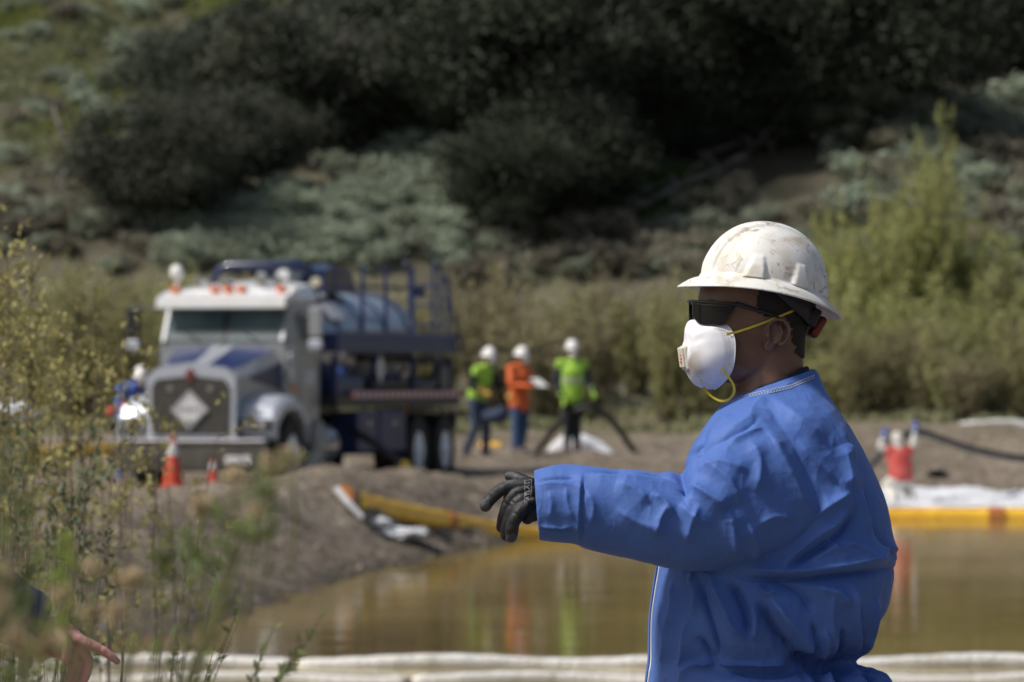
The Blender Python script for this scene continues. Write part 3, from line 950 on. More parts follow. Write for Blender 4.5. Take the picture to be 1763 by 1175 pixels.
def diamond(x, y, z, r, name, parent, axis=1, out=-1):
    ps = [(0, -r), (r, 0), (0, r), (-r, 0)]
    if axis == 1:
        o = part(MB().prism([(x + a, z + c) for a, c in ps], 1, y, y + .02), name, M['placard_white'], parent)
        mb = MB()
        for i in range(4):
            a, c = Vector(ps[i]) * .88, Vector(ps[(i + 1) % 4]) * .88
            mb.tube([(x + a.x, y - .003, z + a.y), (x + c.x, y - .003, z + c.y)], .005, 4)
        for k, w in enumerate((.07, .05, .07, .05, .06)):
            mb.box((x - .14 + .07 * k, y - .003, z + .01), (.03, .004, w))
        mb.box((x, y - .003, z - .18), (.05, .004, .06))
    else:
        o = part(MB().prism([(y + a, z + c) for a, c in ps], 0, x, x + .02), name, M['placard_white'], parent)
        mb = MB()
        for k, w in enumerate((.07, .05, .07, .05)):
            mb.box((x + .022, y - .09 + .06 * k, z), (.004, .03, w))
    part(mb, 'placard_print', M['placard_print'], o)
    return o
diamond(0, .045, 1.17, .275, 'placard', grille)

# fenders with headlights
def fender(s):
    rings = []
    prof = [(.30, .80), (.30, 1.00), (.42, 1.20), (.70, 1.33), (1.10, 1.36), (1.50, 1.30), (1.80, 1.05), (1.92, .72)]
    inner = [(.42, .80), (.42, .95), (.60, 1.08), (.78, 1.17), (1.10, 1.20), (1.42, 1.16), (1.70, .95), (1.82, .70)]
    V = []; F = []
    xs_ = [.60, .95, 1.12, 1.19]
    dz = [.04, .03, 0, -.06]
    for j, x in enumerate(xs_):
        for (y, z) in prof: V.append((s * x, y + (.0 if j < 3 else .02), z + dz[j]))
    n = len(prof)
    for j in range(3):
        for i in range(n - 1): F.append((j * n + i, j * n + i + 1, (j + 1) * n + i + 1, (j + 1) * n + i))
    o = len(V)
    for j, x in ((0, 1.19), (1, 1.19), (2, .6)):
        for (y, z) in inner: V.append((s * x, y, z - .02))
    for i in range(n - 1): F.append((3 * n + i, 3 * n + i + 1, o + i + 1, o + i))
    for i in range(n - 1): F.append((o + n + i, o + n + i + 1, o + 2 * n + i + 1, o + 2 * n + i))
    f = part(MB().put(V, F), 'fender', M['silver_light'], smooth=False)
    part(MB().box((s * .90, .34, .93), (.56, .12, .28), bev=.03), 'fender_nose', M['silver_light'], f)
    hb = part(MB().box((s * .90, .265, .955), (.46, .05, .17), bev=.015), 'headlight_bezel', M['interior_black'], f)
    for dx in (-.11, .11):
        part(MB().box((s * .90 + dx, .235, .955), (.13, .02, .085), bev=.01), 'headlight', mat('lamp_glass', (.55, .55, .55), .1, .6), f)
    part(MB().box((s * 1.165, .62, 1.16), (.03, .11, .06), bev=.01), 'turn_signal', M['amber'], f)
    return f
fender(1); fender(-1)

# cab
cab_secs = [
    (1.50, mir([(.90, .75), (.95, 1.2), (.95, 2.12), (.93, 2.14), (.0, 2.15)])),
    (1.86, mir([(.92, .60), (.97, 1.2), (.97, 2.13), (.89, 2.70), (.0, 2.74)])),
    (3.00, mir([(.92, .60), (.97, 1.2), (.97, 2.13), (.91, 2.74), (.0, 2.90)])),
    (3.12, mir([(.88, .62), (.93, 1.2), (.93, 2.13), (.86, 2.66), (.0, 2.80)])),
]
cab = side_loft('cab', M['silver_paint'], cab_secs)
# roof and visor in white
rf = side_loft('roof', M['white_paint'], [
    (1.70, mir([(.88, 2.71), (.93, 2.74), (.92, 2.79), (.0, 2.83)])),
    (1.80, mir([(.90, 2.71), (.95, 2.76), (.92, 2.87), (.0, 2.92)])),
    (2.30, mir([(.90, 2.70), (.94, 2.76), (.88, 2.92), (.0, 3.00)])),
    (3.02, mir([(.90, 2.72), (.93, 2.78), (.84, 2.98), (.0, 3.06)])),
    (3.14, mir([(.86, 2.70), (.88, 2.76), (.80, 2.92), (.0, 3.0)])),
])
part(MB().put([(-.97, 1.36, 2.63), (.97, 1.36, 2.63), (-.97, 1.38, 2.76), (.97, 1.38, 2.76), (-.97, 1.80, 2.87), (.97, 1.80, 2.87), (-.97, 1.80, 2.81), (.97, 1.80, 2.81), (-.97, 1.40, 2.61), (.97, 1.40, 2.61)],
              [(0, 1, 3, 2), (2, 3, 5, 4), (4, 5, 7, 6), (6, 7, 9, 8), (8, 9, 1, 0), (0, 2, 4, 6, 8), (1, 9, 7, 5, 3)]), 'sun_visor', M['white_paint'], rf)
for x in (-.84, -.36, -.18, 0, .18, .62): pass
for x in (-.80, -.20, 0.0, .20, .80):
    part(MB().box((x, 1.72, 2.90), (.13, .12, .075), bev=.025), 'marker_light', M['amber'], rf)
for x, y, r in ((-.50, 1.95, .07), (.46, 1.95, .08), (-.16, 2.1, .085), (.62, 2.2, .07)):
    part(MB().cyl((x, y - .12, 3.02), (x, y + .18, 3.02), r, 14, r * .6).cyl((x, y, 2.86), (x, y, 3.0), .03, 8), 'air_horn', M['chrome'], rf)
part(MB().put(*ellipsoid((-.86, 1.95, 3.14), (.10, .08, .115))).cyl((-.86, 1.95, 2.8), (-.86, 1.95, 3.05), .02, 8), 'beacon', M['white_plastic'], rf, smooth=True)
part(MB().put(*ellipsoid((.97, 1.74, 2.86), (.07, .06, .07))), 'glint_ball', M['white_plastic'], rf, smooth=True)  # added white ball standing in for a bright glint on the mirror
# windshield in two panes with wipers
def pane(x0, x1, name):
    q = lambda t, z0, z1: z0 + (z1 - z0) * t
    V = [(x0, 1.485 if 1 else 0, 2.16), (x1, 1.485, 2.16), (x1 * .97, 1.80, 2.70), (x0 * .97, 1.80, 2.70)]
    V2 = [(a, b_ + .03, c) for a, b_, c in V]
    return part(MB().put(V + V2, [(0, 1, 2, 3), (7, 6, 5, 4), (0, 4, 5, 1), (1, 5, 6, 2), (2, 6, 7, 3), (3, 7, 4, 0)]), name, M['glass_dark'])
for x0, x1 in ((-.86, -.02), (.02, .86)):
    w = pane(x0, x1, 'windshield')
    part(MB().tube([((x0 + x1) / 2 + .1, 1.46, 2.15), (x0 + .15, 1.60, 2.34)], .010, 5), 'wiper', M['black_metal'], w)
part(MB().box((0, 1.635, 2.43), (.04, .64, .03), rx=math.radians(60)), 'windshield_post', M['black_metal'])
for s in (-1, 1):
    part(MB().box((s * .895, 1.635, 2.43), (.05, .66, .04), rx=math.radians(60)), 'corner_post', M['silver_paint'])
    # side door; a solid black panel stands in for the unlit cab behind its window
    d = part(MB().prism([(2.02, .72), (2.02, 2.14), (2.10, 2.56), (2.86, 2.60), (2.88, .72)], 0, s * .972 - .012, s * .972 + .012), 'door', M['silver_paint'])
    part(MB().prism([(2.10, 2.16), (2.16, 2.50), (2.52, 2.53), (2.52, 2.16)], 0, s * .985 - .006, s * .985 + .006), 'side_window', M['interior_black'], d)
    part(MB().box((s * .996, 2.27, 2.335), (.012, .03, .40), rx=math.radians(-28)), 'window_bar', M['silver_paint'], d)
    part(MB().box((s * .995, 2.70, 1.95), (.02, .16, .04), bev=.008), 'door_handle', M['chrome'], d)
    part(MB().box((s * .99, 2.45, 1.62), (.012, .5, .22), bev=.004), 'door_badge', M['silver_light'], d)
    part(MB().box((s * .975, 1.78, 1.48), (.02, .11, .09), bev=.01), 'side_marker', M['amber'], cab)
    # west coast mirror
    mm = part(MB().tube([(s * .93, 1.75, 2.62), (s * 1.42, 1.55, 2.66)], .014, 6).tube([(s * .95, 1.75, 1.98), (s * 1.42, 1.55, 2.0)], .014, 6)
              .tube([(s * 1.36, 1.56, 1.98), (s * 1.36, 1.56, 2.68)], .012, 6), 'mirror_bracket', M['chrome'])
    part(MB().box((s * 1.38, 1.54, 2.42), (.20, .08, .42), bev=.02), 'mirror', M['silver_paint'] if s > 0 else M['black_metal'], mm)
    part(MB().box((s * 1.38, 1.54, 2.10), (.20, .09, .14), bev=.02), 'convex_mirror', M['silver_light'], mm)
part(MB().tube([(.93, 1.62, 2.10), (1.02, 1.5, 1.9), (.95, 1.7, 1.6)], .02, 6), 'air_intake_pipe', M['chrome'])
part(MB().cyl((.99, 1.66, 1.55), (.99, 1.66, 2.08), .13, 16), 'air_cleaner', M['silver_paint'], smooth=False)

# wheels
def wheel(x, y, s, dual, name='wheel'):
    w = .30 if not dual else .28
    e = bpy.data.objects.new(name, None); COL.objects.link(e); e.parent = truck; e.location = (x, y, .52)
    def tyre(x0):
        prof = [(.30, .0), (.46, .0), (.52, .03), (.525, .08), (.525, w - .08), (.52, w - .03), (.46, w), (.30, w)]
        V = []; F = []; n = len(prof); S = 40
        for k in range(S):
            a = 2 * math.pi * k / S
            for (r, q) in prof: V.append((x0 - s * q, math.cos(a) * r, math.sin(a) * r))
        for k in range(S):
            k2 = (k + 1) % S
            for i in range(n): F.append((k * n + i, k * n + (i + 1) % n, k2 * n + (i + 1) % n, k2 * n + i))
        return V, F
    m = MB().put(*tyre(0))
    for k in range(40):                                   # tread lugs
        a = 2 * math.pi * k / 40
        m.box((-s * w / 2, math.cos(a) * .53, math.sin(a) * .53), (w * .86, .05, .022), rx=a + math.pi / 2)
    if dual: m.put(*tyre(-s * .33))
    part(m, 'tyre', M['rubber'], e)
    r = MB()
    if not dual:
        r.tube([(-s * .02, 0, 0), (-s * .05, 0, 0)], [.30, .28], 32).tube([(s * .01, 0, 0), (-s * .05, 0, 0)], [.12, .15], 20)
    else:
        r.tube([(-s * .02, 0, 0), (-s * .05, 0, 0), (-s * .10, 0, 0)], [.285, .27, .10], 32).tube([(s * .03, 0, 0), (-s * .12, 0, 0)], [.10, .13], 20)
        V, F = tube([(0, 0, 0), (-s * .04, 0, 0)], [.305, .30], 32, cap=False); r.put(V, F)
    for k in range(8):
        a = 2 * math.pi * k / 8
        r.cyl((0, math.cos(a) * .19, math.sin(a) * .19), (-s * .1, math.cos(a) * .19, math.sin(a) * .19), .018, 6)
    part(r, 'rim', M['rim_white'], e)
for s in (-1, 1):
    wheel(s * 1.13, 1.30, s, False)
    for y in (7.22, 8.62): wheel(s * 1.21, y, s, True)
    part(MB().box((s * 1.0, 7.92, 1.12), (.5, 2.9, .03)), 'mudguard', M['black_metal'])

# tank: barrel with dished ends
rings = []
cy0, cy1, R0, zc = 3.75, 8.35, .80, 2.14
for y, k in ((3.42, .25), (3.47, .55), (3.58, .82), (cy0, 1), (5.2, 1.0), (6.8, 1.0), (cy1, 1), (8.62, .93), (8.85, .75), (9.0, .5), (9.06, .2)):
    rings.append([(math.cos(2 * math.pi * i / 40) * R0 * 1.06 * k, y, zc + math.sin(2 * math.pi * i / 40) * R0 * k) for i in range(40)])
V, F = loft(rings)
tank = part(MB().put(V, F), 'tank', M['tank_blue'], smooth=True)
for y in (4.3, 5.5, 6.7, 7.9):
    V, F = tube([(0, y - .03, zc), (0, y + .03, zc)], [R0 * 1.03] * 2, 40)
    V = [(v[0] * 1.05, v[1], zc + (v[2] - zc)) for v in V]
    part(MB().put(V, F), 'tank_band', M['navy_paint'], tank)
part(MB().cyl((0, 4.1, 2.85), (0, 4.1, 3.12), .30, 20).cyl((0, 4.1, 3.12), (0, 4.1, 3.18), .34, 20), 'manway', M['silver_light'], tank)
part(MB().prism([(4.35, 2.88), (4.35, 3.22), (4.75, 3.30), (5.55, 3.26), (5.95, 2.90)], 0, -.10, .62), 'top_box', M['navy_paint'], tank)
# thick blue vapour pipe arching over the front of the tank
part(MB().tube([(-.78, 3.45, 2.7), (-.78, 3.45, 3.10), (-.70, 3.45, 3.22), (-.55, 3.45, 3.26), (.0, 3.45, 3.26), (.42, 3.5, 3.28), (.62, 3.6, 3.2), (.66, 3.7, 3.0), (.66, 3.7, 2.7)], .075, 10), 'vapour_pipe', M['navy_paint'], tank, smooth=True)
part(MB().tube([(.0, 3.45, 3.26), (.0, 3.6, 3.16), (0, 4.0, 3.0)], .07, 10), 'vapour_pipe', M['navy_paint'], tank, smooth=True)
part(MB().cyl((.30, 3.3, 3.12), (.30, 3.55, 3.12), .09, 14), 'work_light', M['white_plastic'], tank)
part(MB().cyl((.80, 3.3, 3.02), (.80, 3.42, 3.02), .07, 14), 'work_light', mat('lamp_cream', (.6, .55, .4), .4), tank)
part(MB().box((.78, 4.25, 2.60), (.03, .6, .30), ry=math.radians(-38)).box((.56, 4.2, 2.86), (.03, .45, .14), ry=math.radians(-55)), 'tank_decal', mat('decal_white', (.6, .6, .63), .5), tank)
# hose trays
for s in (-1, 1):
    part(MB().box((s * 1.08, 6.1, 2.14), (.30, 6.1, .28), bev=.03), 'hose_tray', M['navy_dull'])
    part(MB().box((s * 1.235, 6.1, 2.30), (.02, 6.1, .03)), 'tray_lip', M['navy_paint'])
    for y in (3.3, 5.2, 7.2, 9.1): part(MB().box((s * 1.1, y, 1.66), (.08, .08, .6)), 'tray_post', M['navy_dull'])
# deck with reflective tape
deck = part(MB().box((0, 6.3, 1.28), (2.36, 6.3, .18)), 'deck', M['black_metal'])
mbr, mbw = MB(), MB()
tw, tr_ = mat('tape_white', (.62, .58, .58), .5), mat('tape_red', (.42, .10, .12), .5)
for k in range(38): part(MB().box((1.186, 4.02 + .143 * k, 1.375), (.008, .125, .095)), 'tape_red' if k % 2 else 'tape_white', tr_ if k % 2 else tw, deck)
part(MB().box((1.19, 3.9, 1.375), (.02, .1, .1), bev=.01), 'side_marker', M['amber'], deck)
part(MB().box((1.19, 6.55, 1.12), (.02, .1, .1), bev=.01), 'side_marker', M['amber'], deck)
# pump, pipes and boxes between tray and deck
part(MB().box((.75, 4.1, 1.50), (.7, 1.3, .3), bev=.05).cyl((.75, 3.5, 1.7), (.75, 4.8, 1.7), .14, 16), 'vacuum_pump', M['navy_dull'])
part(MB().box((1.0, 3.75, 1.62), (.14, .3, .22), bev=.03, rx=.5), 'blue_bag', mat('bag_blue', (.05, .12, .4), .6))
diamond(1.16, 5.3, 1.76, .21, 'placard', truck, axis=0)
part(MB().cyl((1.05, 8.5, 1.62), (1.22, 8.5, 1.62), .2, 20).tube([(1.0, 7.4, 1.5), (1.1, 8.1, 1.5), (1.12, 8.45, 1.62)], .06, 8), 'discharge_valve', mat('valve_grey', (.10, .10, .11), .5))
part(MB().cyl((1.0, 5.0, 1.52), (1.0, 8.2, 1.52), .09, 12).cyl((.95, 4.9, 1.9), (.95, 8.9, 1.9), .055, 10), 'suction_pipe', M['black_metal'])
for y0, y1, m in ((4.15, 5.15, 'navy_dull'), (5.25, 6.55, 'navy_dull')):
    bx = part(MB().box((.98, (y0 + y1) / 2, .82), (.42, y1 - y0, .62), bev=.03), 'toolbox', M[m])
    part(MB().box((1.2, (y0 + y1) / 2, .95), (.02, .14, .04)), 'latch', M['chrome'], bx)
# fuel tank with straps and steps
for s in (1, -1):
    ft = part(MB().tube([(s * .86, 2.30, .66), (s * .86, 2.34, .66), (s * .86, 3.36, .66), (s * .86, 3.40, .66)], [.25, .30, .30, .25], 28), 'fuel_tank', M['silver_paint'], smooth=False)
    for y in (2.55, 3.15): part(MB().tube([(s * .86, y - .03, .66), (s * .86, y + .03, .66)], .308, 28), 'strap', M['chrome'], ft)
    part(MB().box((s * 1.05, 2.85, .30), (.30, .75, .04)).box((s * 1.14, 2.85, .62), (.12, .6, .03)), 'step', M['chrome'], ft)
# silver elbow duct beside the fuel tank
part(MB().tube([(1.18, 2.2, .95), (1.28, 2.0, .80), (1.30, 1.9, .55), (1.25, 1.55, .32), (1.15, 1.0, .22)], [.10, .12, .12, .09, .07], 12), 'duct', mat('duct_grey', (.26, .25, .22), .6, col2=(.36, .34, .29), nscale=9), smooth=True)
# handrails on the tank and the rear ladder
rail = MB()
for y in (4.9, 6.05, 7.45):
    rail.box((1.02, y, 2.72), (.05, .05, 1.15))
rail.box((1.02, 6.2, 2.98), (.045, 2.9, .05)); rail.box((1.02, 7.75, 2.93), (.12, .35, .16)); rail.box((1.02, 6.2, 3.22), (.03, 2.6, .03))
part(rail, 'handrail', M['navy_dull'])
lad = MB()
for x in (.45, .95):
    lad.tube([(x, 9.15, .7), (x, 9.15, 3.25), (x, 8.9, 3.42)], .028, 6)
for k in range(8): lad.tube([(.45, 9.15, .95 + .3 * k), (.95, 9.15, .95 + .3 * k)], .018, 6)
lad.tube([(1.12, 9.0, 2.2), (1.12, 9.0, 3.2)], .03, 6).tube([(1.18, 8.6, 3.2), (1.3, 9.2, 2.0)], .025, 6).tube([(1.12, 8.2, 2.3), (1.12, 8.2, 3.35)], .03, 6)
part(lad, 'ladder', M['navy_dull'])
part(MB().box((0, 9.35, .95), (2.3, .14, .24), bev=.02), 'rear_bumper', M['black_metal'])
part(MB().box((1.02, 9.24, 1.6), (.16, .1, .3), bev=.03), 'rear_lamp', mat('lamp_grey', (.2, .22, .26), .3))
# hose hanging from the pump to the ground
tag(MB().tube([P(600, 738, 83.2), P(640, 760, 83.0), P(670, 785, 82.6), P(700, 802, 82.0)], .06, 10).build('suction_hose', M['hose_black'], smooth=True),
    'black hose sloping from under the truck to the ground ahead of the rear wheels', 'hose')
tag(MB().cyl(P(690, 800, 81.9), P(704, 806, 81.9), .075, 12).build('hose_cap', mat('cap_yellow', (.5, .36, .03), .5)), 'small yellow cap on the ground at the lower end of the sloping black hose', 'hose cap')

# ------------------------------------------------------------------ traffic cones
def cone(px, Y, h, label):
    x = (px - 881.5) / FPX * Y; z = hz(x, Y)
    e = empty('traffic_cone', (x, Y, z), 0, label, 'traffic cone', 'orange traffic cones before the truck')
    MB().box((0, 0, .02), (.36 * h / .7, .36 * h / .7, .04), bev=.01).build('base', M['cone_orange'], e)
    V, F = tube([(0, 0, .04), (0, 0, h)], [.14 * h / .7, .03 * h / .7], 24); MB().put(V, F).build('body', M['cone_orange'], e, smooth=False)
    a, b_ = .60, .86
    r = lambda t: (.14 + (.03 - .14) * t) * h / .7 + .003
    V, F = tube([(0, 0, .04 + a * (h - .04)), (0, 0, .04 + b_ * (h - .04))], [r(a), r(b_)], 24, cap=False)
    MB().put(V, F).build('collar', mat('collar_white', (.62, .62, .62), .4), e)
cone(298, 78.2, .74, 'larger traffic cone before the middle of the truck bumper, orange with a white collar')
cone(367, 79.6, .45, 'smaller orange traffic cone with a white collar right of the larger one')
# dark clump of rubbish under the left end of the bumper is a low shrub
# ------------------------------------------------------------------ booms
def containment(name, pts, Y_r, label, joints=(), tip=False):
    """yellow curtain boom: float tube with a folded skirt, laid along a path of world points"""
    e = empty(name, pts[0], 0, label, 'oil boom', 'yellow containment booms')
    dense = cr([tuple(p) for p in pts], 8)
    rings = []
    n = len(dense)
    for i, p in enumerate(dense):
        t = dense[min(i + 1, n - 1)] - dense[max(i - 1, 0)]; t /= np.linalg.norm(t)
        s = np.array([t[1], -t[0], 0]); s /= np.linalg.norm(s); u = np.array([0, 0, 1.0])
        k = Y_r[0] + (Y_r[1] - Y_r[0]) * i / (n - 1)
        wob = 1 + .045 * math.sin(i * 1.7) + .03 * math.sin(i * 4.1)
        R = []
        for j in range(14):
            a = 2 * math.pi * j / 14
            ww = 1.15 if math.sin(a) < 0 else 1.0
            R.append(Vector(p + s * math.cos(a) * k * .8 * wob * ww + u * (math.sin(a) * k * wob + k * .75)))
        rings.append(R)
    V, F = loft(rings)
    add('float', V, F, M['boom_yellow'], e, world=True, smooth=True)
    for j in joints:
        i = max(1, min(n - 2, int(j * (n - 1)))); p = Vector(dense[i]); q = Vector(dense[min(i + 1, n - 1)])
        d = (q - p).normalized(); k = Y_r[0] + (Y_r[1] - Y_r[0]) * j
        V, F = tube([p - d * .13 + Vector((0, 0, k * .75)), p + d * .13 + Vector((0, 0, k * .75))], [k * 1.12] * 2, 14)
        add('joint_band', V, F, M['boom_orange'], e, world=True)
    # top cable
    V, F = tube([Vector(p) + Vector((0, 0, Y_r[0] * 1.75 + (Y_r[1] - Y_r[0]) * 1.75 * i / (n - 1))) for i, p in enumerate(dense)], .012, 5)
    add('cable', V, F, M['bark_grey'], e, world=True)
    return e
def G(px, py, Y, lift=0.0):
    p = P(px, py, Y); return (p.x, p.y, p.z + lift)
def shorept(px, py):
    ys = np.linspace(55, 95, 900); p = P(px, py, 100.0); dx, dz = p.x / 100, (p.z - CAMZ) / 100
    zz = CAMZ + dz * ys; hh = np.maximum(height(dx * ys, ys), 0); k = np.argmax(zz < hh)
    return Vector((dx * ys[k], ys[k], hh[k]))
pa = [P(590, 868, 69.2), P(650, 886, 70.6), P(720, 900, 72.2), P(800, 916, 74.4), P(870, 926, 76.2), P(960, 932, 77.4)]
pts = [Vector((p.x, p.y, max(p.z, hz(p.x, p.y) - .12, -.05))) for p in pa]
pts += [Vector((2.2, 81.5, -.05)), Vector((4.2, 86.3, -.06)), Vector((5.8, 88.2, -.06))]
b1 = containment('containment_boom', pts, (.125, .105), 'yellow containment boom running from the dirt bank into the water behind the gloved hand', (.03, .335, .66))
add('end_plate', *MB().put(*tube([P(578, 842, pts[0].y - .1), P(600, 868, pts[0].y - .2), P(624, 892, pts[0].y - .25)], [.055, .05, .04], 4)).__dict__.values(), M['placard_white'], b1, world=True)
b2 = containment('containment_boom', [Vector((5.2, 88.0, -.06)), Vector((7.5, 88.2, -.06)), Vector((10, 88.2, -.06)), Vector((14, 88.6, -.06))], (.125, .125),
                 'yellow boom floating along the right shore below the white sheeting', (.02, .365, .9))
b3 = containment('containment_boom', [P(60, 792, 88.5), P(120, 786, 89.5), P(205, 783, 91)], (.10, .10), 'yellow boom lying on the ground far left behind the twigs', (.5,))
b4 = containment('containment_boom', [P(826, 777, 97.5), P(862, 777, 97.5)], (.09, .09), 'short piece of yellow boom on the ground between the lime and orange workers')
tag(MB().tube([P(617, 885, pts[0].y - .1), P(617, 838, pts[0].y - .1)], .03, 8).build('stake', M['bark'], smooth=True), 'dark stake driven through the upper end of the yellow boom', 'stake')

def sausage(name, p0, p1, r, label, group, k=9):
    """absorbent sock segment: lumpy tube with tied ends"""
    e = empty(name, (p0 + p1) / 2, 0, label, 'absorbent boom', group)
    n = k * 6; pts, rad = [], []
    for i in range(n + 1):
        t = i / n
        q = p0.lerp(p1, t); q.z += .018 * math.sin(t * 9 + p0.x) ; q.y += .04 * math.sin(t * 6.3 + p0.x * 2)
        pts.append(q); f = min(1, min(t, 1 - t) * 40) ** .6
        rad.append(r * (.6 + .4 * f) * (1 + .04 * math.sin(i * 1.3 + p0.x) + .025 * random.uniform(-1, 1)))
    V, F = tube(pts, [q_ * (1.0) for q_ in rad], 12)
    add('sock', V, F, M['boom_white'], e, world=True, smooth=True)
    V, F = tube([q + Vector((0, 0, r * 1.02)) for q in pts[2:-2]], .008, 5)
    add('rope', V, F, M['bark_grey'], e, world=True)
for row, (Y, r, z, xo) in enumerate(((43.0, .047, .028, 0.0), (41.0, .036, .012, .9))):
    for k in range(-2, 3):
        x0 = -1.62 + xo + 3.02 * k; side = {-2: 'leftmost', -1: 'second from left', 0: 'middle', 1: 'second from right', 2: 'rightmost'}[k]
        sausage('absorbent_boom', Vector((x0, Y + .05 * k, z)), Vector((x0 + 2.98, Y + .05 * (k + 1), z)), r,
                ('%s white absorbent boom of the %s floating row' % (side, 'farther' if row == 0 else 'nearer')), 'white absorbent booms floating in two rows')

# white sheeting on the right shore, with folds
xs_ = np.linspace(5.2, 15, 90); ys_ = np.linspace(90.2, 95.6, 30)
X, Y = np.meshgrid(xs_, ys_)
Q = np.stack([X.ravel() * .5, Y.ravel() * 1.6, X.ravel() * 0], 1)
Z = np.maximum(height(X.ravel(), Y.ravel()), .0) + .035 + .022 * np.abs(vnoise(Q, 1.5, 4)) + .016 * fbm(Q, .8, 3, 9)
V = np.stack([X.ravel(), Y.ravel(), Z], 1); n = len(xs_)
i = np.arange(len(ys_) - 1)[:, None] * n + np.arange(n - 1)[None]
o = add('plastic_sheet', np.concatenate([V, V - [0, 0, .02]]), np.concatenate([np.stack([i, i + 1, i + 1 + n, i + n], -1).reshape(-1, 4), len(V) + np.stack([i, i + n, i + 1 + n, i + 1], -1).reshape(-1, 4)]), M['sheet_white'], smooth=True)
tag(o, 'white plastic sheeting spread along the right shore behind the yellow boom', 'plastic sheet')

def crumple(name, c, sx, sy, sz, m, label, cat, seed, sub=3):
    bm = bmesh.new(); bmesh.ops.create_icosphere(bm, subdivisions=sub + 1, radius=1)
    V = np.array([v.co[:] for v in bm.verts]); F = [[v.index for v in f.verts] for f in bm.faces]; bm.free()
    d = 1 + .28 * fbm(V, 1.6, 3, seed) + .12 * np.abs(vnoise(V, 4, seed + 3))
    V = V * d[:, None] * np.array([sx, sy, sz])
    o = add(name, V, F, m, smooth=False); o.location = c
    tag(o, label, cat); return o
g = hillpt(690, 922, 60, 90)
crumple('absorbent_pad', g + Vector((0, 0, .02)), .34, .3, .07, M['tyvek'] if 0 else M['sheet_white'], 'white crumpled bag lying on the bank below the yellow boom', 'bag', 3)
g = hillpt(655, 905, 60, 90)
crumple('absorbent_pad', g + Vector((0, 0, .03)), .12, .14, .06, M['sheet_white'], 'small white scrap beside the crumpled bag on the bank', 'scrap', 8)
crumple('tarp', P(1722, 736, 103.2), .72, .5, .13, mat('tarp_grey', (.5, .5, .48), .8), 'pale tarp bundle on top of the right bank', 'tarp', 5)
crumple('tarp', P(18, 712, 96), .42, .3, .2, M['sheet_white'], 'white bundle at the far left edge behind the twigs', 'bundle', 15)
# white fabric duct behind the right-hand worker
tag(MB().tube([P(958, 778, 96.4), P(975, 768, 96.3), P(1000, 768, 96.2), P(1025, 776, 96), P(1050, 794, 95.8), P(1085, 818, 95.5)], [.15, .2, .21, .19, .15, .13], 14, round_cap=True).build('white_duct', M['sheet_white'], smooth=True),
    'thick white flexible duct arching on the ground behind the right-hand lime vest worker', 'duct')
# black suction hose from the worker's hands
hose_pts = cr([tuple(P(*q)) for q in ((905, 800, 95.4), (930, 770, 95.3), (965, 727, 94.9), (1000, 704, 94.7), (1030, 706, 94.8), (1062, 735, 95.2), (1090, 775, 95.6), (1112, 806, 95.8), (1150, 830, 95.8))], 5)
tag(MB().tube([Vector(p) for p in hose_pts], .055, 10, round_cap=True).build('suction_hose', M['hose_black'], smooth=True), 'black hose held by the right-hand lime vest worker, arching down on both sides', 'hose')
hose_pts = cr([tuple(P(*q)) for q in ((1440, 860, 92.5), (1500, 800, 92.6), (1535, 762, 92.7), (1580, 744, 92.8), (1620, 756, 93.2), (1680, 775, 94.0), (1763, 790, 95), (1860, 796, 96))], 6)
tag(MB().tube([Vector(p) for p in hose_pts], .06, 10, round_cap=True).build('suction_hose', M['hose_black'], smooth=True), 'long black hose raised by the white suited worker and running off the right edge', 'hose')
# culvert end in the right bank
cx = P(1612, 838, 97.4)
V, F = tube([(cx.x, cx.y, cx.z), (cx.x + .3, cx.y + 2.2, cx.z + .12)], [.27, .27], 24, cap=False)
V2, F2 = tube([(cx.x, cx.y, cx.z), (cx.x + .3, cx.y + 2.2, cx.z + .12)], [.235, .235], 24, cap=True)
rim_ = [(k, (k + 1) % 24, 48 + (k + 1) % 24, 48 + k) for k in range(24)]
F2 = [f for f in F2 if f != tuple(range(24))[::-1]]
tag(MB().put(list(V) + list(V2), list(F) + [tuple(i + 48 for i in f) for f in F2] + rim_).build('culvert_pipe', M['black_metal']), 'dark open pipe end in the right bank above the white sheeting', 'pipe')

# ------------------------------------------------------------------ distant workers
def hat_mesh(L=.155, W=.13, H=.135, seg=32, brim=.155):
    V = []; F = []
    rows = []
    for i in range(8):
        ph = i / 7 * math.pi / 2 * .98
        rows.append((math.cos(ph), math.sin(ph)))
    R = []
    R.append([( (brim + .0) * math.cos(a), (brim - .012) * math.sin(a), -.006) for a in np.linspace(0, 2 * math.pi, seg, endpoint=False)])
    R.append([((brim + .002) * math.cos(a), (brim - .010) * math.sin(a), .0) for a in np.linspace(0, 2 * math.pi, seg, endpoint=False)])
    for c, s in rows:
        R.append([(.122 * c * math.cos(a), .108 * c * math.sin(a), .022 + s * .125 + (.004 if abs(math.sin(a)) < .25 else 0) * s) for a in np.linspace(0, 2 * math.pi, seg, endpoint=False)])
    return loft(R)

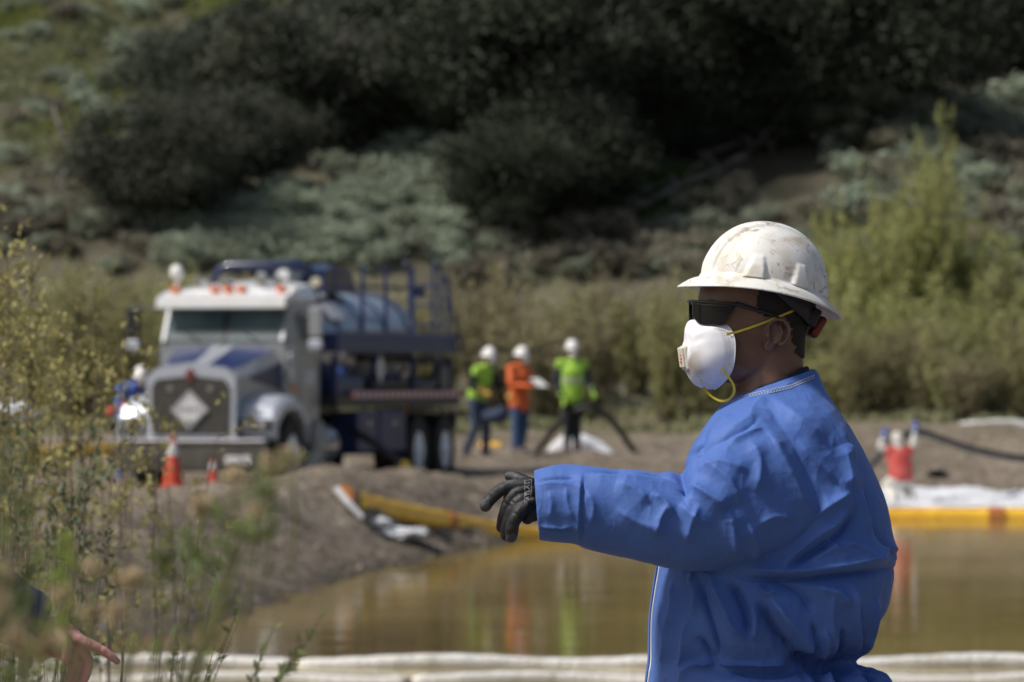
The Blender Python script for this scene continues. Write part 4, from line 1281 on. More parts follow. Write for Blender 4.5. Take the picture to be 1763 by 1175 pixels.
def figure(name, base, yaw, J, wear, label, rz_hat=0, scale=1.0):
    e = empty(name, base, yaw, label, 'person', None)
    v = lambda k: Vector(J[k]) * scale
    pel, wst, chs, nck, hd = v('pelvis'), v('waist'), v('chest'), v('neck'), v('head')
    def torso(mb, g, top=True):
        mb.tube([pel + Vector((0, 0, -.06)), pel, wst, chs, chs.lerp(nck, .7)], [.10 + g, .115 + g, .11 + g, .125 + g, .085 + g], 16, round_cap=True, flat=1.38)
        for s in 'LR': mb.tube([chs.lerp(nck, .35), v('sh' + s)], [.085 + g, .062 + g], 10, round_cap=True)
    def arm(mb, s, g, upto=1.0):
        mb.tube([v('sh' + s), v('sh' + s).lerp(v('el' + s), .5), v('el' + s), v('el' + s).lerp(v('wr' + s), .4), v('wr' + s)], [.058 + g, .050 + g, .041 + g, .039 + g, .029 + g], 10, round_cap=True)
    def hand(mb, s, g):
        w, c = v('wr' + s), v('el' + s)
        d = (w - c).normalized(); side = d.cross(Vector((0, .6, .8))).normalized(); up = side.cross(d)
        pc = w + d * .05
        mb.tube([w, pc, w + d * .095], [.026 + g, .034 + g, .032 + g], 8, round_cap=True, flat=.75)
        for k in range(4):
            b0 = w + d * .09 + side * (.028 - .019 * k); ln = (.07, .08, .075, .058)[k]
            mb.tube([b0, b0 + d * ln * .5 - up * .012, b0 + d * ln * .8 - up * .04], [.0085 + g, .008 + g, .007 + g], 6, round_cap=True)
        mb.tube([w + d * .02 + side * .025, w + d * .06 + side * .055 - up * .01, w + d * .09 + side * .06 - up * .025], [.012 + g, .011 + g, .009 + g], 6, round_cap=True)
    def leg(mb, s, g):
        mb.tube([v('hp' + s), v('hp' + s).lerp(v('kn' + s), .5), v('kn' + s), v('kn' + s).lerp(v('an' + s), .35), v('an' + s)], [.088 + g, .075 + g, .057 + g, .054 + g, .042 + g], 12, round_cap=True)
    mb = MB(); torso(mb, -.01)
    mb.tube([chs.lerp(nck, .6), nck, hd + Vector((0, .01, -.05))], [.06, .055, .055], 12, round_cap=True)
    mb.put(*ellipsoid(hd, (.076, .095, .115)))
    fd = Matrix.Rotation(J.get('turn', 0), 3, 'Z')
    for q, r in (((0, -.095, -.015), (.014, .02, .022)), ((-.075, .01, -.01), (.012, .02, .03)), ((.075, .01, -.01), (.012, .02, .03)), ((0, -.07, -.075), (.045, .035, .03)), ((0, -.088, -.052), (.022, .012, .010)), ((0, -.085, .03), (.055, .015, .012))):
        mb.put(*ellipsoid(hd + fd @ Vector(q), r, u=10, v=8))
    for s in 'LR':
        arm(mb, s, -.008); hand(mb, s, 0); leg(mb, s, -.012)
        mb.tube([v('an' + s), v('an' + s) + Vector((0, -.13, -.05))], [.04, .035], 8, round_cap=True)
    link('body', remesh(mb, .012, 2), M[wear.get('skin', 'skin_far')], e)
    def piece(nm, m, fn, vox=.014):
        q = MB(); fn(q); me = remesh(q, vox, 3)
        V = mco(me); N = mno(me)
        V += N * (.006 * fbm(V, 9, 2, len(nm)))[:, None]; setco(me, V)
        return link(nm, me, M[m], e)
    if 'shirt' in wear:
        def f(q):
            torso(q, .014)
            for s in 'LR': arm(q, s, .014)
        piece('shirt', wear['shirt'], f)
    if 'trousers' in wear:
        def f(q):
            q.tube([pel + Vector((0, 0, .06)), pel + Vector((0, 0, -.05))], [.13, .135], 14, round_cap=True, flat=1.3)
            for s in 'LR': leg(q, s, .022)
        piece('trousers', wear['trousers'], f)
    if 'vest' in wear:
        def f(q):
            q.tube([pel + Vector((0, 0, wear.get('hem', 0.0))), wst, chs, chs.lerp(nck, .75)], [.155, .15, .162, .10], 16, round_cap=True, flat=1.32)
            for s in 'LR': q.tube([chs.lerp(nck, .4), v('sh' + s)], [.10, .088], 10, round_cap=True)
            if wear.get('sleeves'):
                for s in 'LR': q.tube([v('sh' + s), v('sh' + s).lerp(v('el' + s), wear['sleeves'])], [.085, .075], 10, round_cap=True)
        vs = piece('vest', wear['vest'], f)
        if wear.get('stripe', True):
            tr = bvh(vs.data)
            for zf in (.25, .0):
                c = wst.lerp(chs, .2 + zf); pp, nn = [], []
                for k in range(41):
                    a = 2 * math.pi * k / 40
                    h = tr.ray_cast(c + Vector((math.cos(a) * .6, math.sin(a) * .6, 0)), Vector((-math.cos(a), -math.sin(a), 0)))
                    if h[0] is not None: pp.append(h[0]); nn.append(h[1])
                if len(pp) > 30:
                    V, F = strip(pp, nn, .045, .003, .003); add('reflective_stripe', V, F, M['vest_silver'], vs)
    for s in 'LR':
        q = MB(); q.tube([v('an' + s) + Vector((0, 0, .12)), v('an' + s) + Vector((0, .01, 0)), v('an' + s) + Vector((0, .01, -.03))], [.058, .056, .05], 10, round_cap=True)
        q.tube([v('an' + s) + Vector((0, .02, -.045)), v('an' + s) + Vector((0, -.10, -.052)), v('an' + s) + Vector((0, -.17, -.055))], [.045, .046, .036], 10, round_cap=True, flat=1.15)
        link('boot', remesh(q, .012, 1), M[wear.get('boots', 'boot')], e)
        if wear.get('gloves'):
            q = MB(); hand(q, s, .005); q.tube([v('wr' + s), v('wr' + s).lerp(v('el' + s), .3)], [.04, .052], 10)
            gl = wear['gloves']; gl = gl if isinstance(gl, str) else gl['LR'.index(s)]
            link('glove', remesh(q, .010, 1), M[gl], e)
    if wear.get('hood'):
        q = MB(); q.put(*ellipsoid(hd + Vector((0, .015, .01)), (.105, .118, .14))); q.tube([nck, hd], [.10, .09], 12)
        link('hood', remesh(q, .012, 3), M[wear['hood']], e)
    if wear.get('hat', True):
        V, F = hat_mesh()
        tl = Matrix.Translation(hd + Vector((0, .005, .045))) @ Matrix.Rotation(J.get('turn', 0), 4, 'Z') @ Matrix.Rotation(J.get('nod', 0), 4, 'X') @ Matrix.Rotation(math.pi / 2, 4, 'Z')
        V = [tl @ Vector(q) for q in V]
        add('hard_hat', V, F, M['white_plastic'], e, smooth=True)
    if wear.get('mask', True):
        q = MB(); q.put(*ellipsoid(hd + fd @ Vector((0, -.075, -.045)), (.062, .058, .066), u=14, v=10))
        link('respirator', remesh(q, .008, 1), M['white_plastic'], e)
    if wear.get('hair', True):
        q = MB(); q.put(*ellipsoid(hd + fd @ Vector((0, .022, .012)), (.080, .088, .108)))
        link('hair', remesh(q, .012, 1), M['hair'], e)
    return e

def J0(**k):
    d = dict(pelvis=(0, 0, .93), waist=(0, .0, 1.08), chest=(0, 0, 1.30), neck=(0, .02, 1.47), head=(0, -.01, 1.62),
             shL=(.19, .01, 1.41), shR=(-.19, .01, 1.41), elL=(.25, .02, 1.12), elR=(-.25, .02, 1.12), wrL=(.24, -.08, .88), wrR=(-.24, -.08, .88),
             hpL=(.09, 0, .90), hpR=(-.09, 0, .90), knL=(.10, -.02, .50), knR=(-.10, -.02, .50), anL=(.11, .03, .08), anR=(-.11, .03, .08))
    d.update(k); return d
def spot(px, Y, dz=0.0):
    x = (px - 881.5) / FPX * Y
    return Vector((x, Y, hz(x, Y) + dz))
# lime vest, leaning, seen partly from the side, facing right
s1 = spot(822, 94.0)
figure('person', s1, math.radians(62), J0(chest=(0, -.10, 1.30), neck=(0, -.15, 1.46), head=(0, -.22, 1.59), shL=(.17, -.08, 1.42), shR=(-.19, -.10, 1.40),
       elL=(.24, -.24, 1.18), elR=(-.30, -.02, 1.14), wrL=(.16, -.46, 1.02), wrR=(-.30, -.28, 1.05), anL=(.12, -.08, .08), knL=(.12, -.10, .5), anR=(-.12, .14, .08), turn=math.radians(-25), nod=.15),
       dict(shirt='black_cloth', trousers='navy_cotton', vest='hivis_lime', gloves='glove_yellow', hem=.06, sleeves=.25, stripe=False),
       "worker in lime vest and yellow gloves standing next to the truck's rear wheels", scale=1.03)
e = empty('bag', P(852, 716, 93.6), 0, 'dark blue bag carried by the lime vest worker beside the truck', 'bag')
q = MB(); q.put(*ellipsoid((0, 0, 0), (.22, .13, .12))); q.put(*ellipsoid((.1, 0, .05), (.12, .1, .10)))
me = remesh(q, .015, 2); V = mco(me); V += mno(me) * (.02 * fbm(V, 8, 2, 4))[:, None]; setco(me, V); link('pouch', me, M['navy_cotton'], e)
MB().tube([(-.12, 0, .08), (-.05, 0, .2), (.08, 0, .2), (.14, 0, .1)], .012, 6).build('strap', M['black_cloth'], e)
# orange shirt, jeans, writing on a clipboard
s2 = spot(894, 95.5)
figure('person', s2, math.radians(48), J0(head=(0, -.06, 1.60), elL=(.24, -.06, 1.14), elR=(-.26, -.05, 1.13), wrL=(.10, -.32, 1.14), wrR=(-.12, -.34, 1.12), nod=.2,
       anL=(.10, .05, .08), anR=(-.10, .0, .08)),
       dict(shirt='hivis_orange', trousers='denim', vest='hivis_orange', hem=-.12, sleeves=.8, gloves=None, stripe=False, boots='boot'),
       'worker in long orange shirt and blue jeans looking down at a clipboard, white hard hat', scale=1.0)
c = empty('clipboard', s2 + Vector((.33, -.30, 1.17)), math.radians(40), 'white clipboard held by the orange shirted worker', 'clipboard')
MB().box((0, 0, 0), (.24, .32, .012), rx=math.radians(30), bev=.004).build('board', M['black_metal'], c)
MB().box((0, -.003, .01), (.21, .28, .004), rx=math.radians(30)).build('paper', M['white_plastic'], c)
# lime vest, dark trousers, holding the hose
s3 = spot(985, 94.8)
figure('person', s3, math.radians(12), J0(elR=(-.27, .0, 1.12), wrR=(-.20, -.14, .86), elL=(.27, -.04, 1.14), wrL=(.30, -.22, .96), anL=(.08, .02, .08), anR=(-.08, .02, .08), knL=(.07, -.02, .5), knR=(-.07, -.02, .5)),
       dict(shirt='navy_cloth', trousers='black_cloth', vest='hivis_lime', gloves='hivis_lime', hem=-.06, sleeves=.2),
       'worker in lime vest and black trousers facing the camera and holding the black hose', scale=1.03)
# white suited worker at the right shore, bent forward with arms up at the hose
s4 = P(1550, 868, 92.0)
figure('person', s4, math.radians(-160), J0(pelvis=(0, .05, .42), waist=(0, .02, .56), chest=(0, -.06, .78), neck=(0, -.10, .92), head=(0, -.14, 1.02), shL=(.18, -.06, .86), shR=(-.18, -.06, .86),
       elL=(.30, -.10, .92), elR=(-.30, -.12, .98), wrL=(.24, -.12, 1.10), wrR=(-.34, -.18, 1.2), hpL=(.10, .04, .40), hpR=(-.10, .04, .40), knL=(.16, -.24, .30), knR=(-.16, -.22, .28), anL=(.14, .12, .08), anR=(-.14, .14, .08)),
       dict(shirt='tyvek', trousers='tyvek', vest='red_cloth', hem=.02, gloves='glove_blue', hood='tyvek', hat=False, boots='tyvek', stripe=False, hair=False),
       'kneeling worker in white suit and red vest lifting the black hose at the right shore')
# blue jacket worker bending behind the truck's front corner
s5 = spot(224, 84.5)
figure('person', s5, math.radians(25), J0(pelvis=(0, .1, .92), waist=(0, .02, 1.05), chest=(0, -.14, 1.22), neck=(.02, -.24, 1.36), head=(.04, -.33, 1.44), shL=(.19, -.16, 1.32), shR=(-.19, -.16, 1.32),
       elL=(.26, -.3, 1.06), elR=(-.27, -.26, 1.05), wrL=(.20, -.48, .96), wrR=(-.16, -.46, .92), nod=.35),
       dict(shirt='jacket_blue', trousers='jacket_blue', gloves='red_cloth', boots='boot', mask=True),
       'worker in blue jacket bending down behind the left front corner of the truck', scale=1.06)
tag(MB().tube([s5 + Vector((-.30, -.22, 1.03)), s5 + Vector((-.05, -.42, 1.12)), s5 + Vector((.26, -.42, 1.22))], .055, 10, round_cap=True).build('red_float', M['red_cloth'], smooth=True),
    'red tube shaped float carried under the arm of the blue jacketed worker', 'float')

# ------------------------------------------------------------------ the pointing man
def suit_material():
    m = bpy.data.materials.new('coverall_blue'); m.use_nodes = True
    N, L = m.node_tree.nodes, m.node_tree.links
    b = N['Principled BSDF']
    b.inputs['Roughness'].default_value = .62; b.inputs['Specular IOR Level'].default_value = .25
    b.inputs['Sheen Weight'].default_value = .15; b.inputs['Sheen Roughness'].default_value = .4
    b.inputs['Sheen Tint'].default_value = (.5, .65, 1, 1)
    tc = N.new('ShaderNodeTexCoord'); P_ = tc.outputs['Object']
    def noise(s, d=4, dist=0):
        n = N.new('ShaderNodeTexNoise'); n.inputs['Scale'].default_value = s; n.inputs['Detail'].default_value = d; n.inputs['Distortion'].default_value = dist
        L.new(P_, n.inputs['Vector']); return n.outputs['Fac']
    r = N.new('ShaderNodeValToRGB'); e = r.color_ramp.elements
    e[0].position = .3; e[0].color = (.062, .130, .39, 1); e[1].position = .7; e[1].color = (.080, .162, .455, 1)
    L.new(noise(6, 6), r.inputs['Fac'])
    # faint mottling of the nonwoven fibres
    r2 = N.new('ShaderNodeMapRange'); r2.inputs['To Min'].default_value = .86; r2.inputs['To Max'].default_value = 1.14
    L.new(noise(420, 3), r2.inputs['Value'])
    h = N.new('ShaderNodeHueSaturation'); L.new(r.outputs['Color'], h.inputs['Color']); L.new(r2.outputs[0], h.inputs['Value'])
    # specks of dirt
    sp = N.new('ShaderNodeValToRGB'); sp.color_ramp.elements[0].position = .70; sp.color_ramp.elements[1].position = .76
    L.new(noise(26, 2), sp.inputs['Fac'])
    mx = N.new('ShaderNodeMix'); mx.data_type = 'RGBA'; L.new(sp.outputs['Color'], mx.inputs[0])
    mm = N.new('ShaderNodeMath'); mm.operation = 'MULTIPLY'; mm.inputs[1].default_value = .35; L.new(sp.outputs['Color'], mm.inputs[0]); L.new(mm.outputs[0], mx.inputs[0])
    L.new(h.outputs['Color'], mx.inputs[6]); mx.inputs[7].default_value = (.03, .05, .15, 1)
    L.new(mx.outputs[2], b.inputs['Base Color'])
    # fine crumple: creases from distorted cells
    dn = N.new('ShaderNodeTexNoise'); dn.inputs['Scale'].default_value = 9; L.new(P_, dn.inputs['Vector'])
    ad = N.new('ShaderNodeMix'); ad.data_type = 'VECTOR'; ad.inputs[0].default_value = .10
    L.new(P_, ad.inputs[4]); L.new(dn.outputs['Color'], ad.inputs[5])
    vs = []
    for sc, rot, st in ((7, .7, (1.8, 1, .55)), (15, -.5, (1.5, 1, .6))):
        mp = N.new('ShaderNodeMapping'); mp.inputs['Rotation'].default_value = (0, rot, 0); mp.inputs['Scale'].default_value = st; L.new(ad.outputs[1], mp.inputs['Vector'])
        v = N.new('ShaderNodeTexNoise'); v.inputs['Scale'].default_value = sc; v.inputs['Detail'].default_value = 1.0; L.new(mp.outputs[0], v.inputs['Vector'])
        a_ = N.new('ShaderNodeMath'); a_.operation = 'SUBTRACT'; a_.inputs[1].default_value = .5; L.new(v.outputs['Fac'], a_.inputs[0])
        q = N.new('ShaderNodeMath'); q.operation = 'ABSOLUTE'; L.new(a_.outputs[0], q.inputs[0])
        q2 = N.new('ShaderNodeMath'); q2.operation = 'MULTIPLY'; q2.inputs[1].default_value = 2.2; L.new(q.outputs[0], q2.inputs[0]); vs.append(q2.outputs[0])
    s1 = N.new('ShaderNodeMath'); s1.operation = 'MULTIPLY_ADD'; s1.inputs[1].default_value = .4; L.new(vs[1], s1.inputs[0]); L.new(vs[0], s1.inputs[2])
    s2 = N.new('ShaderNodeMath'); s2.operation = 'MULTIPLY_ADD'; s2.inputs[1].default_value = .16; L.new(noise(45, 5, .6), s2.inputs[0]); L.new(s1.outputs[0], s2.inputs[2])
    s3 = N.new('ShaderNodeMath'); s3.operation = 'MULTIPLY_ADD'; s3.inputs[1].default_value = .03; L.new(noise(700, 2), s3.inputs[0]); L.new(s2.outputs[0], s3.inputs[2])
    bp = N.new('ShaderNodeBump'); bp.inputs['Strength'].default_value = .8; bp.inputs['Distance'].default_value = -.0075
    L.new(s3.outputs[0], bp.inputs['Height']); L.new(bp.outputs[0], b.inputs['Normal'])
    return m

def skin_material():
    m = bpy.data.materials.new('skin_brown'); m.use_nodes = True
    N, L = m.node_tree.nodes, m.node_tree.links
    b = N['Principled BSDF']; b.inputs['Roughness'].default_value = .40; b.inputs['Specular IOR Level'].default_value = .5
    b.inputs['Subsurface Weight'].default_value = .12; b.inputs['Subsurface Radius'].default_value = (1, .35, .2); b.inputs['Subsurface Scale'].default_value = .008
    tc = N.new('ShaderNodeTexCoord')
    def noise(s, d):
        n = N.new('ShaderNodeTexNoise'); n.inputs['Scale'].default_value = s; n.inputs['Detail'].default_value = d; L.new(tc.outputs['Object'], n.inputs['Vector']); return n.outputs['Fac']
    r = N.new('ShaderNodeValToRGB'); e = r.color_ramp.elements
    e[0].position = .35; e[0].color = (.125, .060, .036, 1); e[1].position = .65; e[1].color = (.185, .092, .056, 1)
    L.new(noise(22, 5), r.inputs['Fac']); L.new(r.outputs['Color'], b.inputs['Base Color'])
    bp = N.new('ShaderNodeBump'); bp.inputs['Strength'].default_value = .25; bp.inputs['Distance'].default_value = .001
    L.new(noise(500, 3), bp.inputs['Height']); L.new(bp.outputs[0], b.inputs['Normal'])
    return m
M['suit'] = suit_material(); M['skin_brown'] = skin_material()

YC = 10.70                                       # depth of the man's midline
man = empty('person', (P(1330, 900, YC).x, YC, .62), 0, 'man in blue coverall and dirty white hard hat pointing left, wearing respirator and dark sunglasses', 'person')

# coverall -----------------------------------------------------------
def PR(k, Y=YC): return P(k[0], k[1], Y)
T = [  # front px,py  back px,py  half width y, y centre
    (1262, 684, 1402, 637, .078, YC), (1248, 695, 1408, 645, .085, YC), (1232, 712, 1418, 668, .125, YC), (1208, 745, 1438, 706, .190, YC), (1186, 785, 1466, 750, .215, YC), (1168, 830, 1494, 800, .225, YC),
    (1153, 880, 1522, 860, .230, YC), (1142, 930, 1536, 920, .235, YC), (1132, 975, 1543, 968, .24, YC), (1125, 1020, 1537, 1012, .24, YC),
    (1120, 1060, 1526, 1056, .24, YC), (1118, 1100, 1506, 1098, .230, YC), (1117, 1138, 1485, 1138, .205, YC), (1112, 1180, 1524, 1178, .24, YC), (1108, 1260, 1545, 1260, .25, YC), (1130, 1330, 1535, 1330, .235, YC)]
T = cr(T, 4)
rings = [sring(P(a, b, y), P(c, d, y), h, 2.35, 56) for a, b, c, d, h, y in T]
inner = [sring(P(1275, 684, YC), P(1394, 640, YC), .066, 2.2, 56), sring(P(1285, 720, YC), P(1390, 690, YC), .06, 2.2, 56)]
V, F = loft(inner[::-1] + rings)
sm = MB().put(V, F)
A = [  # near sleeve: top px,py  bottom px,py  half depth, Y
    (1352, 700, 1440, 880, .080, 10.60), (1296, 712, 1418, 915, .098, 10.55), (1250, 742, 1360, 948, .108, 10.52), (1205, 775, 1290, 968, .108, 10.50), (1175, 806, 1222, 981, .100, 10.49), (1140, 810, 1160, 980, .094, 10.48),
    (1100, 806, 1108, 968, .088, 10.47), (1050, 805, 1052, 956, .083, 10.47), (1012, 803, 1006, 944, .078, 10.47), (988, 801, 990, 936, .076, 10.47), (952, 802, 958, 934, .071, 10.47), (919, 811, 928, 931, .064, 10.47)]
A = cr(A, 4)
rings = [sring(P(a, b, y), P(c, d, y), h, 2.2, 44) for a, b, c, d, h, y in A]
rings += [sring(P(921, 818, 10.47), P(929, 925, 10.47), .056, 2.2, 44), sring(P(960, 828, 10.47), P(964, 905, 10.47), .046, 2.2, 44)]
sm.put(*loft(rings))
# far sleeve hanging down
sm.tube([P(1340, 760, 10.88), P(1335, 840, 10.94), P(1322, 1010, 10.98), P(1300, 1120, 10.97), P(1270, 1250, 10.93)], [.10, .10, .078, .07, .06], 24, round_cap=True)
# trouser legs
for y0, fx in ((10.60, 0), (10.82, 20)):
    sm.tube([P(1335 + fx, 1290, y0), P(1335 + fx, 1400, y0), P(1325 + fx, 1640, y0), P(1335 + fx, 1900, y0), P(1335 + fx, 1985, y0)], [.15, .145, .115, .10, .095], 28)
sme = remesh(sm, .0028, 4)

FOLDS = [  # polyline (photo positions), amplitude mm (+ ridge, - valley), width px left, width px right
    ([(1190, 778), (1240, 752), (1289, 729), (1303, 703), (1345, 672)], 5.5, 10, 26),
    ([(1190, 786), (1245, 762), (1292, 740), (1306, 722)], -4.0, 6, 12),
    ([(1166, 800), (1174, 822), (1180, 842), (1178, 858)], -9, 14, 12),
    ([(1181, 834), (1215, 850), (1255, 877)], 8, 20, 26),
    ([(1255, 877), (1262, 915), (1266, 960)], 7, 26, 20),
    ([(1315, 736), (1345, 800), (1372, 850), (1393, 895)], 7, 34, 26),
    ([(1393, 895), (1430, 868), (1462, 848)], 7.5, 26, 20),
    ([(1462, 848), (1456, 810), (1446, 768)], 6.5, 20, 26),
    ([(1462, 856), (1440, 900), (1398, 930), (1346, 975)], 7, 18, 24),
    ([(1475, 870), (1450, 915), (1410, 945), (1350, 985)], -9, 16, 16),
    ([(1270, 992), (1310, 998), (1346, 999), (1395, 996), (1437, 991), (1500, 984), (1550, 977)], -9, 6, 16),
    ([(1290, 980), (1360, 984), (1440, 976), (1500, 965), (1552, 962)], 8, 18, 12),
    ([(1483, 831), (1498, 872), (1510, 913), (1530, 945), (1547, 972)], -4.5, 7, 9),
    ([(1470, 840), (1488, 880), (1500, 920)], 3.5, 14, 10),
    ([(1455, 930), (1480, 945), (1500, 962)], 5, 10, 12), ([(1500, 962), (1528, 945), (1545, 950)], 5, 12, 10),
    ([(1425, 925), (1445, 950), (1462, 964)], 4.5, 10, 12), ([(1395, 965), (1420, 952), (1445, 935)], 4, 9, 12),
    ([(1305, 1032), (1325, 1070), (1348, 1105), (1372, 1138)], -8, 16, 20),
    ([(1290, 1040), (1300, 1060), (1296, 1105)], 6.0, 24, 14),
    ([(1322, 1025), (1352, 1062), (1392, 1108), (1410, 1132)], 8, 26, 22),
    ([(1205, 990), (1212, 1030), (1219, 1055), (1232, 1100), (1245, 1140)], -4.5, 9, 9),
    ([(1192, 985), (1200, 1022), (1196, 1060)], 4, 12, 10),
    ([(1225, 985), (1240, 1025), (1262, 1075), (1286, 1105)], 6, 18, 14),
    ([(1250, 1000), (1278, 1045), (1292, 1105)], -6.5, 16, 14),
    ([(1188, 1060), (1182, 1100), (1172, 1165)], 4, 14, 12), ([(1160, 1000), (1163, 1040), (1150, 1090)], 3.5, 12, 12),
    ([(1140, 1040), (1148, 1100), (1140, 1160)], 3, 10, 10), ([(1200, 1095), (1222, 1130), (1242, 1142)], -5, 12, 10),
    ([(1170, 1175), (1205, 1150), (1236, 1134)], 6, 14, 12),
    ([(1230, 1135), (1262, 1147), (1310, 1146), (1378, 1139)], 6, 14, 10),
    ([(1250, 1152), (1320, 1158), (1380, 1150)], -5, 10, 12),
    ([(1350, 1142), (1378, 1139), (1410, 1145), (1450, 1145), (1495, 1136)], -13, 14, 16),
    ([(1466, 1000), (1469, 1060), (1472, 1100), (1468, 1138)], 6, 14, 10), ([(1434, 1010), (1430, 1060), (1436, 1130)], 3.5, 18, 14),
    ([(1478, 1040), (1482, 1095), (1476, 1138)], -5, 8, 8), ([(1510, 1030), (1498, 1090), (1484, 1134)], 4.5, 12, 10), ([(1524, 1045), (1508, 1100), (1488, 1136)], -3, 8, 8),
    ([(1420, 1080), (1418, 1115), (1412, 1140)], 4.5, 8, 8), ([(1450, 1080), (1452, 1115), (1450, 1142)], -4, 6, 8), ([(1398, 1070), (1404, 1110), (1400, 1138)], -4, 8, 8),
    ([(1478, 1145), (1500, 1165), (1515, 1200)], -5, 7, 7), ([(1490, 1142), (1515, 1165), (1530, 1195)], 4, 8, 8), ([(1458, 1148), (1475, 1175), (1485, 1210)], 5, 8, 8), ([(1440, 1148), (1448, 1180)], -4, 6, 6), ([(1412, 1148), (1414, 1200)], -5, 6, 8), ([(1425, 1150), (1432, 1200)], 4, 8, 6),
    ([(1402, 1010), (1440, 1020), (1462, 1045)], 5, 16, 22), ([(1340, 1005), (1378, 1022), (1400, 1060)], -4, 18, 14), ([(1305, 1005), (1320, 1022), (1342, 1010)], 4, 10, 10),
    # sleeve
    ([(1001, 815), (999, 860), (998, 900), (997, 934)], 4.5, 10, 16), ([(1004, 822), (1002, 880), (1001, 936)], -3.2, 6, 8),
    ([(1018, 812), (1070, 810), (1119, 811), (1150, 818), (1172, 832)], -4.2, 7, 9), ([(1010, 820), (1060, 822), (1120, 822)], 2.6, 8, 16),
    ([(925, 828), (960, 822), (995, 824)], -3.2, 6, 7), ([(922, 835), (960, 832), (1000, 838)], 2.4, 8, 14), ([(930, 906), (960, 908), (985, 907)], 3, 5, 7), ([(930, 912), (962, 914), (990, 914)], -2.5, 5, 8),
    ([(946, 845), (950, 870), (946, 895)], 2.4, 14, 12), ([(975, 838), (978, 870), (990, 895)], 2.4, 10, 12), ([(1008, 845), (1022, 870), (1018, 905)], 2.8, 14, 16),
    ([(1060, 832), (1095, 845), (1120, 868)], 4.5, 18, 22), ([(1150, 870), (1135, 895), (1128, 925)], 4.5, 16, 20), ([(1120, 850), (1145, 866), (1160, 888)], 4, 12, 14),
    ([(1205, 870), (1190, 900), (1180, 935)], 5.5, 18, 20), ([(1170, 868), (1190, 888), (1225, 905)], 4.5, 14, 14), ([(1060, 875), (1100, 900), (1150, 910)], 3, 20, 22),
    ([(1200, 810), (1240, 800), (1290, 815)], 5, 20, 24), ([(1290, 760), (1305, 800), (1300, 850)], 5, 26, 20), ([(1215, 800), (1255, 830), (1275, 870)], 4.5, 22, 20),
    ([(1330, 690), (1370, 720), (1420, 760)], 4.0, 26, 22), ([(1300, 905), (1330, 890), (1365, 892)], 4.0, 16, 18), ([(1285, 900), (1300, 935), (1290, 965)], 5, 16, 16),
    ([(1312, 742), (1285, 752), (1255, 768)], 3.5, 8, 16),
    ([(1410, 690), (1440, 740), (1470, 800)], 3.5, 22, 18), ([(1370, 760), (1405, 800), (1440, 830)], 3.5, 20, 20),
    ([(1370, 655), (1352, 672), (1320, 690)], 3, 10, 10), ([(1262, 712), (1240, 735), (1225, 760)], 3.0, 10, 12), ([(1225, 745), (1212, 770), (1200, 790)], -3.0, 8, 8),
]
def fold_disp(V, N, folds, camside=True):
    px, py = proj(V)
    D = np.zeros(len(V))
    for pts, amp, wl, wr in folds:
        if sum(p[1] for p in pts) / len(pts) > 1000: amp *= 1.55
        P2 = np.array(cr(pts, 4)) if len(pts) > 2 else np.array(densify(pts, 10), float)
        lo = P2.min(0) - 3 * max(wl, wr) ; hi = P2.max(0) + 3 * max(wl, wr)
        m = np.where((px > lo[0]) & (px < hi[0]) & (py > lo[1]) & (py < hi[1]))[0]
        if not len(m): continue
        x, y = px[m], py[m]; best = np.full(len(m), 1e9); sg = np.zeros(len(m)); tt = np.zeros(len(m))
        seg = np.hypot(*(P2[1:] - P2[:-1]).T); cum = np.concatenate([[0], np.cumsum(seg)]); tot = cum[-1]
        for i in range(len(P2) - 1):
            a, b = P2[i], P2[i + 1]; d = b - a; l2 = d @ d + 1e-9
            t = np.clip(((x - a[0]) * d[0] + (y - a[1]) * d[1]) / l2, 0, 1)
            ex, ey = x - a[0] - t * d[0], y - a[1] - t * d[1]
            r = np.hypot(ex, ey); k = r < best
            best[k] = r[k]; sg[k] = (d[0] * ey - d[1] * ex)[k]; tt[k] = ((cum[i] + t * seg[i]) / tot)[k]
        w = np.where(sg < 0, wl, wr)
        q = best / w
        prof = np.exp(-q * 1.3) * (1 - np.clip(q / 3, 0, 1)) - 0.0
        prof = np.where(q < .12, prof * (1 - .25 * (1 - q / .12) ** 2), prof)
        prof = prof + .22 * np.exp(-best / 3.2)
        taper = np.minimum(1, np.minimum(tt, 1 - tt) * 4 + .12)
        D[m] += amp * .0024 * prof * taper
    return D
V = mco(sme); N = mno(sme)
facing = np.clip(-N[:, 1] * 2.2 + .85, 0, 1)                    # folds drawn on the near side; they fade over the silhouette
D = fold_disp(V, N, FOLDS) * facing
# the far side gets its own, mirrored creases so that it is not smooth
Vm = V.copy(); Vm[:, 1] = 2 * YC - Vm[:, 1] - .1
D += fold_disp(Vm, N, FOLDS[:48]) * np.clip(N[:, 1] * 2 - .2, 0, 1) * .8
Qn = V + .03 * np.stack([vnoise(V, 7, 1), vnoise(V, 7, 2), vnoise(V, 7, 3)], 1)
Qd = Qn @ np.array([[.8, 0, .6], [0, 1, 0], [-.6, 0, .8]]) * [1.5, 1, .6]
sil = sstep(-N[:, 1], .15, .6) * .75 + .25
D += .0042 * sil * (.45 - np.abs(vnoise(Qd, 6.5, 60))) - .0036 * sil * (.45 - np.abs(vnoise(Qd[:, ::-1], 8, 64))) + .0012 * (.45 - np.abs(vnoise(Qn * [1, 1, .6], 19, 61))) + .0005 * (.45 - np.abs(vnoise(Qn, 45, 62))) + .003 * vnoise(V, 4, 63)
